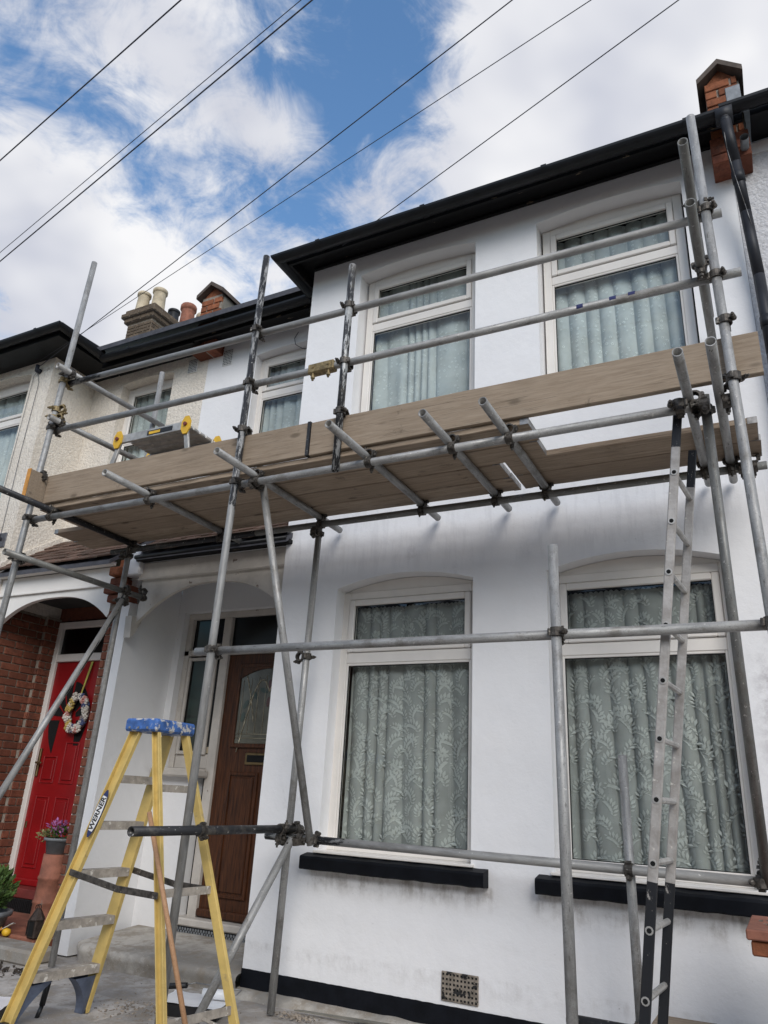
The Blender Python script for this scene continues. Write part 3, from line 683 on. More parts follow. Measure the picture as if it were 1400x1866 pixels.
box('side_light_pane', (-4.925, .785, 1.535), (-4.545, .79, 2.42), 'glassdark', df); box('fanlight_pane', (-4.925, .785, 2.475), (-3.47, .79, 2.775), 'glassdark', df)
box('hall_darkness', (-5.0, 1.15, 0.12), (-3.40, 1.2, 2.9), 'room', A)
# stepped ornament stuck on the side light
st = MB().box((-4.71, .776, 1.545), (-4.57, .783, 1.60)).box((-4.685, .776, 1.60), (-4.61, .783, 1.63)).box((-4.66, .776, 1.63), (-4.635, .783, 1.665)); obj('glass_sticker', st, 'buff', df)
d = MB().box((-4.453, .775, .27), (-3.472, .815, 2.418)); door = obj('front_door', d, 'doorwood', A)
def frame_boxes(m, a0, a1, b0, b1, y0, y1, w_):
    for a, b in (((a0, y0, b0), (a0+w_, y1, b1)), ((a1-w_, y0, b0), (a1, y1, b1)), ((a0+w_, y0, b0), (a1-w_, y1, b0+w_)), ((a0+w_, y0, b1-w_), (a1-w_, y1, b1))): m.box(a, b, .006)
for (a, b, c, e) in ((-4.31, -3.99, .42, 1.40), (-3.93, -3.61, .42, 1.40)):
    s = MB(); frame_boxes(s, a, b, c, e, .758, .776, .030); obj('panel_moulding', s, 'doorwood', door); box('door_panel', (a+.045, .764, c+.045), (b-.045, .776, e-.045), 'doorwood', door, .008)
s = MB(); frame_boxes(s, -4.32, -3.60, 1.60, 2.33, .752, .776, .035); obj('glazing_moulding', s, 'doorwood', door)
n = 16; ga = [(-4.285+.65*i/n, 2.20+.085*(1-(2*i/n-1)**2)) for i in range(n+1)]
sp = MB().prism([(-4.285, 2.294), ]+ga+[(-3.635, 2.294)], 1, .758, .774); obj('arched_head', sp, 'doorwood', door)
gl = box('leaded_pane', (-4.284, .768, 1.636), (-3.636, .773, 2.293), 'leaded', door)
lc = MB()
for z in (1.68, 1.715): lc.path([(-4.27, .766, z), (-3.65, .766, z)], .0035, 6)
for x in (-4.25, -4.16, -4.08, -4.0, -3.92, -3.84, -3.76, -3.67): lc.path([(x, .766, 1.68 if x in (-4.25, -3.67) else 1.715), (x, .766, 2.18+.05*(1-abs(x+3.96)/.3))], .0022, 5)
for sgn in (-1, 1):
    pts = [(-3.96+sgn*.29*u, .7655, 2.17-.25*(2*u-.6)**2-.08*u+.04*math.sin(5*u)) for u in np.linspace(0, 1, 10)]; lc.path(pts, .0045, 6)
    pts = [(-3.96+sgn*(.26-.12*u), .7655, 2.22-.30*u-.1*u*u) for u in np.linspace(0, 1, 8)]; lc.path(pts, .004, 6)
obj('lead_came', lc, 'came', door)
for (cx, cz, a, mt) in ((-4.20, 1.97, .5, 'greenglass'), (-4.11, 2.05, -.6, 'greenglass'), (-4.02, 2.09, -1.2, 'greenglass'), (-3.96, 2.14, 0, 'redglass'), (-3.90, 2.09, 1.2, 'greenglass'), (-3.81, 2.05, .6, 'greenglass'), (-4.22, 1.86, .2, 'greenglass'), (-3.96, 1.99, .1, 'redglass')):
    s = MB(); k = 10; s.prism([(cx+.045*math.sin(a)*math.cos(2*math.pi*i/k)+.02*math.cos(a)*math.sin(2*math.pi*i/k), cz+.045*math.cos(a)*math.cos(2*math.pi*i/k)-.02*math.sin(a)*math.sin(2*math.pi*i/k)) for i in range(k)], 1, .7645, .7675); obj('glass_leaf', s, mt, door)
lb = box('letter_box', (-4.14, .755, 1.46), (-3.80, .775, 1.56), 'brass', door, .006); box('letter_flap', (-4.115, .751, 1.482), (-3.825, .7545, 1.54), 'hole', door, .001)
box('door_weather_bar', (-4.45, .73, .27), (-3.475, .774, .33), 'doorwood', door, .012)
box('door_threshold', (-4.62, .64, .205), (-3.40, .82, .262), 'oldpaint', A, .01)
gr = box('threshold_grating', (-4.62, .655, .125), (-3.40, .70, .203), 'plasticblack', A)
gm_ = MB().box((-.009, -.006, -.010), (.009, 0, .010), .003).mesh('grating_boss'); gm_.materials.append(MAT['lead'])
for i in range(44):
    for j in range(3): inst('grating_boss', gm_, None, gr, Matrix.Translation((-4.60+i*.0273+(.0136 if j % 2 else 0), .655, .143+j*.021)))
# porch step: worn slab
stp = MB(); nx, ny = 40, 14; vs = []; fs = []
for j in range(ny+1):
    for i in range(nx+1):
        x = -4.98+1.59*i/nx; y = -.035+.83*j/ny; r_ = max(0, 1-(x+4.98)/.22)
        y += .10*r_*r_*(1-j/ny); vs.append((x, y, .112+.055*j/ny+.003*mnoise.noise((x*8, y*8, 2))))
for j in range(ny):
    for i in range(nx): fs.append((j*(nx+1)+i, j*(nx+1)+i+1, (j+1)*(nx+1)+i+1, (j+1)*(nx+1)+i))
k = len(vs)
for i in range(nx+1): x, y, z = vs[i]; vs += [(x, y-.022, z-.012), (x, y-.030, z-.04), (x, y-.018+.012*mnoise.noise((x*12, 1, 1)), .05), (x, y+.012*mnoise.noise((x*16, 2, 2)), -.03)]
for i in range(nx):
    a = [i, k+4*i, k+4*i+1, k+4*i+2, k+4*i+3]; b = [i+1, k+4*i+4, k+4*i+5, k+4*i+6, k+4*i+7]
    for q in range(4): fs.append((a[q], a[q+1], b[q+1], b[q]))
stp.add(vs, fs, True); obj('porch_step', stp, 'stepcon', A)

# ------------------------------------------------------------------ party wall kneelers (brick parapet ends)
def kneeler(house, x0, x1, yf, z0, z1, depth, seed, corb):
    core = MB().box((x0+.004, yf+.012, z0), (x1-.004, yf+depth, z1)); k = obj('party_parapet', core, 'mortar', house)
    bricks_on(k, 'brick_orange', (x0, yf+.012, z0), (1, 0, 0), (0, 0, 1), x1-x0, z1-z0, (0, -1, 0), seed=seed, bl=.17, bh=.068, dep=.03)
    box('parapet_render', (x1-.004, yf+.03, z0), (x1+.012, yf+depth+1.6, z1-.03), 'cement', k)
    cx = (x0+x1)/2; hw = (x1-x0)/2+.045
    cp = MB().prism([(cx-hw, z1-.02), (cx, z1+.12), (cx+hw, z1-.02), (cx+hw, z1+.03), (cx, z1+.17), (cx-hw, z1+.03)], 1, yf-.05, yf+depth); obj('coping', cp, 'coping', k)
    tp = MB().prism([(x0+.004, z1-.001), (cx, z1+.125), (x1-.004, z1-.001)], 1, yf+.02, yf+depth); obj('parapet_gable', tp, 'brick_orange', k)
    cp2 = MB().prism([(yf+depth, z1-.10), (yf+depth+2.8, z1+1.95), (yf+depth+2.8, z1+1.85), (yf+depth, z1-.22)], 0, x0-.03, x1+.03); obj('raking_coping', cp2, 'coping', k)
    nc = max(1, round(corb/.075)); hc = corb/nc
    for q in range(nc):
        xm = x0+(x1-x0)*(.45 if q % 2 else .62); yo_ = yf-.01-.018*(nc-1-q if q else nc-2)
        for a, b in ((x0-.012, xm-.005), (xm+.005, x1+.018)): box('corbel_brick', (a, yo_, z0-corb+q*hc+.004), (b, yf+.25, z0-corb+(q+1)*hc-.004), 'brick', k, .005)
    box('corbel_bedding', (x0, yf+.015, z0-corb+.006), (x1, yf+.24, z0-.002), 'mortar', k)
kneeler(A, .09, .31, -.16, 5.80, 6.34, .75, 11, .26)
box('lead_flashing', (.225, -.168, 5.99), (.322, -.155, 6.24), 'lead', A, .003); box('lead_flashing', (.082, -.168, 5.98), (.14, -.156, 6.07), 'lead', A, .003)
kneeler(A, -5.24, -4.95, .46, 5.86, 6.44, .6, 12, .17)

# ------------------------------------------------------------------ HOUSE B: neighbour on the left
B = thing('terraced_house', (-7.7, 0, 0), 'cream pebbledashed terraced house with red front door at left', 'house')
obj('bay_wall', wall_mb(-10.28, -6.9, 2.9, 5.9, 0, .26, [(-8.35, -7.26, 4.0, 5.66, .04)]), 'pebble', B)
obj('bay_wall_base', wall_mb(-10.28, -7.162, 0, 2.898, 0, .26, [(-8.35, -7.30, .9, 2.66, .06)]), 'pebble', B); window(B, -8.35, -7.30, .9, 2.66, 2.15, .12, 'leaf', 43, .06)
box('bay_side_wall', (-7.16, .262, 2.9), (-6.9, .90, 5.9), 'pebble', B)
obj('recessed_wall', wall_mb(-6.9, -5.13, 3.3, 5.82, .6, .86, [(-6.42, -5.62, 4.25, 5.65, .03)]), 'pebble', B)
window(B, -8.35, -7.26, 4.0, 5.66, 5.16, .125, 'flower', 41, .04)
window(B, -6.42, -5.62, 4.25, 5.65, 4.95, .72, 'flower', 42, .03, .05)
av = obj('upper_air_brick', MB().box((-5.41, .588, 5.57), (-5.28, .6, 5.74), .003), 'ventwhite', B)
for i in range(6):
    for j in range(8): inst('vent_hole', hm, None, av, Matrix.Translation((-5.396+i*.0205, .5875, 5.584+j*.021)))
fa = MB().box((-10.28, -.30, 5.80), (-6.50, -.275, 5.98)).box((-6.525, -.275, 5.80), (-6.50, .33, 5.98)); obj('fascia', fa, 'black', B)
box('soffit', (-10.28, -.274, 5.803), (-6.9, .0, 5.82), 'black', B); box('soffit', (-6.899, -.274, 5.803), (-6.526, .598, 5.82), 'black', B)
gutter(B, [(-10.28, -.36, 5.90), (-6.44, -.36, 5.89), (-6.44, .25, 5.86)])
box('recess_fascia', (-6.499, .32, 5.74), (-5.13, .345, 5.92), 'black', B); box('recess_soffit', (-6.499, .346, 5.80), (-5.13, .6, 5.818), 'black', B)
gutter(B, [(-6.43, .255, 5.83), (-5.132, .255, 5.82)], name='recess_gutter')
rf = MB(); rf.prism([(.2, 5.96), (4.3, 8.98), (4.3, 8.92), (.2, 5.90)], 0, -6.5, -5.132); rf.prism([(-.3, 5.97), (.25, 5.995), (4.3, 8.98), (4.3, 8.92), (.25, 5.945), (-.3, 5.94)], 0, -10.28, -6.502)
rf.prism([(4.31, 9.05), (8.4, 6.0), (8.4, 5.9), (4.31, 8.92)], 0, -10.28, -5.132); obj('roof', rf, 'slate', B)
# brick porch
bw = box('porch_brick_wall', (-7.16, .0, 0), (-6.912, .90, 2.897), 'mortar', B)
bricks_on(bw, 'brick', (-6.912, .0, .02), (0, 1, 0), (0, 0, 1), .62, 2.86, (1, 0, 0), seed=21)
bricks_on(bw, 'brick', (-7.16, .0, .02), (1, 0, 0), (0, 0, 1), .248, 2.86, (0, -1, 0), seed=26)
jp = box('porch_brick_pier', (-6.90, .62, 0), (-6.862, .80, 2.897), 'mortar', B)
bricks_on(jp, 'brick', (-6.862, .62, .02), (0, 1, 0), (0, 0, 1), .18, 2.86, (1, 0, 0), bl=.17, seed=23, dep=.03)
bricks_on(jp, 'brick', (-6.90, .62, .02), (1, 0, 0), (0, 0, 1), .045, 2.86, (0, -1, 0), bl=.045, seed=24, dep=.03)
pp = obj('party_pier', MB().box((-5.30, .042, 0), (-5.192, .80, 2.78)).box((-5.298, .10, 2.781), (-5.192, .79, 3.04)), 'mortar', B)
bricks_on(pp, 'brick', (-5.305, .042, .02), (1, 0, 0), (0, 0, 1), .113, 2.76, (0, -1, 0), bl=.113, seed=22, dep=.03)
co = MB().box((-5.30, -.03, 2.785), (-5.05, .2, 2.85), .008).box((-5.33, -.06, 2.86), (-5.04, .2, 2.93), .008).box((-5.30, -.03, 2.94), (-5.145, .2, 3.01), .008)
obj('pier_corbel', co, 'brick', B)
co = MB(); 
for i in range(4): co.box((-5.28, -.08+.11*i, 3.02+.10*i), (-5.145, .3, 3.10+.10*i), .008)
obj('verge_bricks', co, 'brick_orange', B)
box('porch_lintel', (-6.92, .02, 2.96), (-5.31, .08, 3.14), 'upvc', B, .006); box('lintel_bead', (-6.92, .005, 2.952), (-5.31, .0195, 2.975), 'upvc', B, .004)
n = 24; x0_, x1_ = -6.90, -5.305
arc = [(x0_, 2.60)]+[(x0_+.06+(x1_-x0_-.08)*i/n, 2.66+.24*(1-abs(2*i/n-1)**2.6)) for i in range(n+1)]+[(x1_, 2.70)]
obj('porch_arch_board', MB().prism(arc+[(x1_, 2.958), (x0_, 2.958)], 1, .03, .075), 'upvc', B)
lean_roof(B, -6.89, -5.29, 8); box('porch_fascia', (-6.90, -.05, 3.142), (-5.31, .02, 3.18), 'upvc', B, .006)
# cement flaunching where tiles meet the bay side
fl = MB().prism([(-.10, 3.17), (.60, 3.70), (.60, 3.80), (.10, 3.44), (-.06, 3.30)], 0, -6.899, -6.872); obj('flaunching', fl, 'pebble', B)
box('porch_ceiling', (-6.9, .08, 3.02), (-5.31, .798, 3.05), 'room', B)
bk = box('porch_back_wall', (-6.905, .80, 2.881), (-5.192, .95, 3.06), 'brick', B)
box('porch_back_wall', (-6.05, .80, 0), (-5.30, .95, 2.88), 'brick', B)
fr = MB()
for a, b in (((-6.862, .77, .30), (-6.79, .86, 2.86)), ((-6.13, .77, .30), (-6.06, .86, 2.86)), ((-6.79, .77, 2.79), (-6.13, .86, 2.86)), ((-6.79, .77, 2.43), (-6.13, .86, 2.51))): fr.box(a, b, .006)
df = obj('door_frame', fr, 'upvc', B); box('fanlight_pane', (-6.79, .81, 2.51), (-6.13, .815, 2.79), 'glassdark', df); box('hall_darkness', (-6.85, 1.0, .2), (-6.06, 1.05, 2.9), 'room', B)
dm = MB().box((-6.788, .80, .30), (-6.132, .84, 2.428)); rd = obj('front_door', dm, 'reddoor', B)
for (a, b, c, e) in ((-6.70, -6.50, .45, 1.10), (-6.42, -6.22, .45, 1.10), (-6.70, -6.50, 1.22, 1.48), (-6.42, -6.22, 1.22, 1.62)):
    s = MB(); frame_boxes(s, a, b, c, e, .790, .801, .016); s.box((a+.035, .788, c+.035), (b-.035, .801, e-.035), .006); obj('door_panel', s, 'reddoor', rd)
# sunburst light made of dark panes with red bars
cx, cz, r1 = -6.46, 1.86, .36
for i in range(6):
    a0 = math.pi*(i/6)+.06; a1 = math.pi*((i+1)/6)-.06; q = [(cx+.10*math.cos(a0), cz+.10*math.sin(a0))]+[(cx+(.27)*math.cos(a0+(a1-a0)*k/6), cz+r1*math.sin(a0+(a1-a0)*k/6)) for k in range(7)]+[(cx+.10*math.cos(a1), cz+.10*math.sin(a1))]
    obj('sunburst_pane', MB().prism(q, 1, .796, .803), 'hole', rd)
for sg in (-1, 1):
    q = [(cx+sg*.27, cz-.03)]+[(cx+sg*(.27-.12*(k/6)**2), cz-.03-.33*k/6) for k in range(1, 7)]+[(cx+sg*.12, cz-.03)]
    obj('sunburst_pane', MB().prism(q, 1, .796, .803), 'hole', rd)
box('door_handle', (-6.765, .775, 1.28), (-6.735, .80, 1.55), 'brass', rd, .006); box('door_knob', (-6.76, .745, 1.40), (-6.67, .765, 1.42), 'brass', rd, .006); box('lock_plate', (-6.77, .79, .80), (-6.745, .80, .86), 'brass', rd, .003)
box('door_weather_bar', (-6.788, .77, .30), (-6.132, .80, .36), 'reddoor', rd, .01)
box('door_sill', (-6.88, .62, .22), (-6.05, .80, .30), 'darkred', B, .008)
gr = box('threshold_grating', (-6.85, .63, .11), (-6.05, .66, .218), 'hole', B)
gm2 = MB().box((-.004, -.008, 0), (.004, 0, .09), .001).mesh('grating_bar'); gm2.materials.append(MAT['plasticblack'])
for i in range(34): inst('grating_bar', gm2, None, gr, Matrix.Translation((-6.84+i*.0236, .632, .118)))
box('porch_step', (-6.95, -.1, -.02), (-5.31, .80, .105), 'terracotta', B, .012)
box('porch_step', (-6.95, -.36, -.02), (-5.02, -.11, .085), 'stepcon', B, .02)
# chimney stack on the far party wall
ST = thing('chimney_stack', (-10.3, 4.5, 8.0), 'sooty brick chimney stack with pots above the cream house', 'chimney')
sx0, sx1, sy0, sy1 = -10.62, -9.98, 3.9, 5.6
core = box('stack_core', (sx0, sy0, 7.6), (sx1, sy1, 9.838), 'mortar', ST)
for tz, ov in ((9.84, .06), (9.94, .11), (10.04, .06)):
    c = box('oversail_core', (sx0-ov, sy0-ov, tz+.002), (sx1+ov, sy1+ov, tz+.098), 'mortar', ST)
    bricks_on(c, 'brick_stock', (sx0-ov, sy0-ov, tz+.004), (1, 0, 0), (0, 0, 1), sx1-sx0+2*ov, .09, (0, -1, 0), bh=.082, seed=int(tz*7), dep=.03)
    bricks_on(c, 'brick_stock', (sx1+ov, sy0-ov, tz+.004), (0, 1, 0), (0, 0, 1), sy1-sy0+2*ov, .09, (1, 0, 0), bh=.082, seed=int(tz*9), dep=.03)
bricks_on(core, 'brick_stock', (sx0, sy0, 8.66), (1, 0, 0), (0, 0, 1), sx1-sx0, 1.18, (0, -1, 0), seed=51, dep=.03)
bricks_on(core, 'brick_stock', (sx1, sy0, 8.66), (0, 1, 0), (0, 0, 1), sy1-sy0, 1.18, (1, 0, 0), seed=52, dep=.03)
def pot(x, y, z, h, r_, mt):
    m = MB().lathe([(r_*1.05, 0), (r_, .05), (r_*.88, h*.82), (r_*.92, h*.84), (r_*1.08, h*.86), (r_*1.08, h*.97), (r_*1.0, h), (r_*.82, h), (r_*.8, h*.5)], (x, y, z), 18); obj('chimney_pot', m, mt, ST)
pot(-10.42, 3.98, 10.14, .44, .13, 'buff'); pot(-10.12, 4.10, 10.14, .52, .14, 'buff'); pot(-10.2, 4.62, 10.14, .40, .12, 'dark_pipe'); pot(-10.2, 5.0, 10.14, .78, .16, 'terracotta'); pot(-10.15, 5.42, 10.14, .80, .15, 'buff')

# ------------------------------------------------------------------ HOUSE C: neighbour on the right
Cc = thing('terraced_house', (2.5, 0, 0), 'white pebbledashed terraced house at the right edge', 'house')
box('front_wall', (.197, 0, 0), (5.2, .26, 5.82), 'pebble_white', Cc)
box('frieze', (.315, -.01, 5.70), (5.2, .0, 5.80), 'white', Cc)
box('fascia', (.35, -.27, 5.80), (5.2, -.245, 5.98), 'black', Cc); box('soffit', (.35, -.244, 5.823), (5.2, .0, 5.84), 'black', Cc)
gutter(Cc, [(.16, -.34, 5.862), (5.2, -.34, 5.88)])
rf = MB(); rf.prism([(-.27, 5.99), (4.3, 9.06), (4.3, 9.0), (-.27, 5.95)], 0, .2, 5.2); obj('roof', rf, 'slate', Cc)
dp = MB(); P_ = [(.185, -.335, 5.80), (.19, -.36, 5.73), (.215, -.25, 5.45), (.235, -.14, 5.1), (.255, -.09, 4.6), (.262, -.075, 4.0), (.275, -.07, 0)]
dp.path(P_, .036, 14)
for p in P_[1:-1]:
    dp.lathe([(.0, -.036)]+[(.036*math.cos(a), .036*math.sin(a)) for a in np.linspace(-1.5, 1.5, 7)]+[(0, .036)], p, 12)
pipe = obj('downpipe', dp, 'dark_pipe', Cc)
for k in ((2, .3), (4, .6)):
    a, b = Vector(P_[k[0]]), Vector(P_[k[0]+1]); c = a.lerp(b, k[1]); dd = (b-a).normalized(); obj('pipe_collar', MB().cyl(c-dd*.04, c+dd*.04, .041, n=14), 'dark_pipe', pipe)
obj('pipe_collar', MB().cyl((.13, -.335, 5.80), (.24, -.335, 5.80), .066, n=14), 'dark_pipe', pipe)
obj('overflow_pipe', MB().cyl((.29, -.02, 5.62), (.29, -.30, 5.60), .028, n=12, caps=False), 'lead', Cc)
wv = MB(); wv.path([(.17, -.36, 5.7), (.175, -.33, 5.5), (.20, -.27, 5.32), (.235, -.2, 5.12), (.26, -.15, 4.95)], .0018, 6); obj('pipe_cable', wv, 'iron', pipe)

# ------------------------------------------------------------------ SCAFFOLD
S = thing('scaffold', (-2.4, -.75, 0), 'tube and fitting scaffold with guard rails across the house front', 'scaffold')
TR = .02415
def tube(name, p, q, mat='tube', parent=S, wobble=0):
    p, q = Vector(p), Vector(q); d = q-p; L_ = d.length; n = 18; m = MB()
    def ring(r_, z): return [(r_*math.cos(2*math.pi*i/n), r_*math.sin(2*math.pi*i/n), z) for i in range(n)]
    v = ring(TR, 0)+ring(TR, L_)+ring(TR-.0042, 0)+ring(TR-.0042, L_); f = []; 
    f1 = [(i, (i+1) % n, n+(i+1) % n, n+i) for i in range(n)]; f2 = [(2*n+i, 3*n+i, 3*n+(i+1) % n, 2*n+(i+1) % n) for i in range(n)]
    f3 = [(i, 2*n+i, 2*n+(i+1) % n, (i+1) % n) for i in range(n)]+[(n+i, n+(i+1) % n, 3*n+(i+1) % n, 3*n+i) for i in range(n)]
    k = len(m.v); m.add(v, f1+f2, True); m.f += f3; m.sm += [False]*len(f3)
    M = d.to_track_quat('Z', 'Y').to_matrix().to_4x4(); M.translation = p
    return inst(name, m.mesh(name), mat, parent, M)
# coupler: jaw round tube 1 (local z, at origin) and jaw round tube 2 (local x, at y=.05)
def coupler_mesh(seed):
    rs = random.Random(seed); m = MB()
    def jaw(c, ax, w_, gap):
        c = Vector(c); ax = Vector(ax); a = ax.orthogonal().normalized(); b = ax.cross(a); n = 16; vs = []; fs = []
        for r_ in (TR+.001, TR+.0085):
            for e in (-w_, w_):
                for i in range(n): t_ = 2*math.pi*i/n; vs.append(c+ax*e+(a*math.cos(t_)+b*math.sin(t_))*r_)
        for i in range(n):
            j = (i+1) % n; fs += [(2*n+i, 2*n+j, 3*n+j, 3*n+i), (i, 2*n+i, 2*n+j, j)[::-1], (n+i, n+j, 3*n+j, 3*n+i)[::-1]]
        m.add(vs, fs, False)
    jaw((0, 0, 0), (0, 0, 1), .021, 0); jaw((0, .051, 0), (1, 0, 0), .021, 0)
    m.box((-.020, .018, -.020), (.020, .034, .020), .003)
    # flap, bolt and nut on each jaw
    for (c, u, w_) in (((.034, -.010, 0), (0, -1, 0), (1, 0, 0)), ((0, .062, -.034), (0, 1, 0), (0, 0, -1))):
        c, u, w_ = Vector(c), Vector(u), Vector(w_); k = u.cross(w_)
        m.cyl(c-u*.018, c+u*.045, .0065, n=8, smooth=False); m.cyl(c+u*.018, c+u*.032, .0125, n=6, smooth=False)
        m.cyl(c-u*.004+w_*.004, c+u*.012+w_*.004, .016, .013, n=8, smooth=False); h = -w_*.068
        m.cyl(c+h-k*.016, c+h+k*.016, .0105, n=8, smooth=False)
    m.box((-.040, -.012, -.011), (-.020, .012, .011), .004); m.box((-.012, .038, .020), (.012, .062, .042), .004)
    return m.mesh('coupler')
CM = [coupler_mesh(i) for i in range(2)]
for i, cmesh in enumerate(CM): cmesh.materials.append(MAT['coupler'])
CMB = CM[0].copy(); CMB.materials.clear(); CMB.materials.append(MAT['coupler_brass'])
def coupler(parent, p1, d1, p2, d2=None, me=None, flip=1):
    """p1 on tube 1 (direction d1), p2 the nearest point on tube 2."""
    p1, p2, z = Vector(p1), Vector(p2), Vector(d1).normalized()*flip; y = p2-p1; y -= z*y.dot(z)
    if y.length < 1e-4: y = Vector((0, 1, 0))
    y.normalize(); x = y.cross(z); M = Matrix((x, y, z)).transposed().to_4x4(); M.translation = p1
    return inst('coupler', me or CM[0], None, parent, M)
ZL, ZT = 3.135, 3.186
YO, YI, YS = -1.170, -.33, -1.221
def lerp(a, b, t_): return a+(b-a)*t_
S1 = tube('standard', (-5.075, YS, 0), (-4.90, YS, 5.55))
def s1(z): return -5.075+.175*z/5.55
S2 = tube('standard', (-2.99, YS, -.0), (-2.96, YS, 4.96), 'tube_topworn')
S3 = tube('guard_post', (-2.205, YS, 3.09), (-2.20, YS, 4.63), 'tube_scraped')
S4 = tube('standard', (.075, YS, 0), (-.02, YS, 4.95))
I1 = tube('standard', (-2.945, -.28, 0), (-2.90, -.28, 3.14))
I2 = tube('standard', (-.87, YS, 0), (-.89, YS, 2.47))
LI = tube('standard', (-4.86, -.28, 0), (-4.845, -.28, 4.95))
PP_ = tube('post', (-.77, -.28, 0), (-.782, -.28, 1.54))
OL = tube('ledger', (-5.06, YO, ZL), (-.10, YO, ZL))
IL1 = tube('ledger', (-5.0, YI, ZL), (-3.45, YI, ZL), 'tube_black'); IL2 = tube('ledger', (-3.45, YI, ZL), (.13, YI, ZL), 'tube_dark')
G1 = tube('guard_rail', (-5.0, YO, 4.35), (.07, YO, 4.27), 'tube_endblack'); G2 = tube('guard_rail', (-5.0, YO, 3.915), (.12, YO, 3.865))
LR = tube('guard_rail', (-3.14, YO, 2.035), (.16, YO, 2.03)); LIR = tube('ledger', (-3.07, YI, .985), (-.10, YI, .965), 'tube_midblack')
TX = []
for i, (x, y0, mt) in enumerate(((-3.80, -1.57, 'tube'), (-2.86, -1.56, 'tube'), (-2.03, -1.61, 'tube'), (-1.49, -1.53, 'tube'), (-1.15, -1.53, 'tube'), (-.195, -1.62, 'tube'), (-.055, -1.65, 'tube'))):
    TX.append((x, tube('transom', (x, y0, ZT), (x, -.045, ZT), mt)))
TLp = tube('transom', (-4.775, -1.75, ZT), (-4.775, -.20, ZT), 'tube_black'); TLl = tube('transom', (-4.905, -1.39, 2.80), (-4.83, -.02, 2.785), 'tube_dark')
MT = tube('transom', (-2.895, -1.73, 1.035), (-2.895, -.19, 1.035), 'tube_black')
ER1 = tube('end_rail', (-4.86, -1.36, 4.40), (-4.80, -.20, 4.40)); ER2 = tube('end_rail', (-4.90, -1.30, 3.965), (-4.80, -.15, 3.965))
ER3 = tube('end_rail', (-.065, -1.68, 4.325), (-.065, -.15, 4.325), 'tube_dark'); ER4 = tube('end_rail', (-.065, -1.70, 3.925), (-.065, -.15, 3.925), 'tube_dark')
B1 = tube('brace', (-2.86, -1.118, 3.27), (-2.692, -.382, .955)); B2 = tube('brace', (-.125, -1.118, 3.22), (-.13, -.38, .96), 'tube_dark')
B3 = tube('brace', (-2.83, -.39, .98), (-3.02, -.95, 0)); B4 = tube('brace', (-4.80, -.30, 2.70), (-4.86, -1.20, .75), 'tube'); 
B4b = tube('brace_sleeve', (-4.799, -.283, 2.735), (-4.826, -.69, 1.85), 'tube_scraped')
LB = tube('foot_rail', (-1.12, -.345, .265), (-.42, -.345, .262), 'tube_black')
U = Vector((0, 0, 1)); XX = Vector((1, 0, 0)); YY = Vector((0, 1, 0))
for z, rail in ((4.35, G1), (3.915, G2), (ZL, OL)):
    coupler(S1, (s1(z), YS, z), U, (s1(z), YO, z), me=CMB if z > 4 else None)
    zz = z-.03*(z > 3.5); coupler(S2, (-2.965, YS, zz), U, (-2.965, YO, zz)); 
    zz = z-.05*(z > 3.5)
    if z > 3.5: coupler(S3, (-2.203, YS, zz), U, (-2.203, YO, zz), flip=-1)
    zz = z-.075*(z > 3.5)
    if z > 3.5: coupler(S4, (.0, YS, zz), U, (.0, YO, zz))
coupler(S4, (.015, YS, 3.56), U, (.015, YO, 3.56)); coupler(S4, (.02, YS, 3.23), U, (-.055, YS+.05, 3.23)); coupler(S3, (-2.203, YS, 3.50), U, (-2.203, YO, 3.5)); coupler(S2, (-2.972, YS, 3.52), U, (-2.972, YO, 3.52), flip=-1)
coupler(S1, (s1(3.48), YS, 3.48), U, (s1(3.48)+.1, YS, 3.48))
for z in (4.0, 4.08): coupler(S1, (s1(z), YS, z), U, (s1(z)+.05, YS+.02, z), me=CMB)
coupler(S1, (s1(2.8), YS, 2.8), U, (s1(2.8)+.05, YS, 2.8)); coupler(ER1, (-4.857, YS, 4.40), YY, (-4.90, YS, 4.40)); coupler(ER2, (-4.89, YS+.03, 3.965), YY, (-4.94, YS+.03, 3.965))
for x, t_ in TX:
    coupler(OL, (x+.03, YO, ZL), XX, (x+.03, YO, ZT)); coupler(t_, (x, YI, ZT), YY, (x, YI, ZL))
coupler(OL, (-4.775, YO, ZL), XX, (-4.775, YO, ZT)); coupler(TLp, (-4.775, YI, ZT), YY, (-4.775, YI, ZL)); coupler(LI, (-4.847, -.28, 3.10), U, (-4.847, YI, 3.10)); coupler(LI, (-4.847, -.28, 2.70), U, (-4.80, -.28, 2.7)); coupler(TLl, (-4.832, -.06, 2.786), YY, (-4.832, -.06, 2.84))
coupler(LI, (-4.848, -.28, 2.79), U, (-4.80, -.28, 2.79)); coupler(I1, (-2.905, -.28, 3.08), U, (-2.905, YI, 3.08)); coupler(I1, (-2.912, -.28, 2.16), U, (-2.96, -.28, 2.16))
coupler(I1, (-2.93, -.28, .985), U, (-2.93, YI, .985)); coupler(I1, (-2.93, -.28, 1.04), U, (-2.895, -.28, 1.04)); coupler(MT, (-2.895, -.42, 1.035), YY, (-2.895, -.42, .985)); coupler(MT, (-2.895, YS+.02, 1.035), YY, (-2.945, YS, 1.035))
coupler(LIR, (-2.80, YI, .984), XX, (-2.80, -.38, .97)); coupler(LIR, (-2.69, YI, .984), XX, (-2.69, -.38, .984)); coupler(LIR, (-.775, YI, .969), XX, (-.775, -.28, .969)); coupler(LIR, (-.16, YI, .966), XX, (-.16, -.38, .966)); coupler(LIR, (-.12, YI, .966), XX, (-.12, -.33, 1.01))
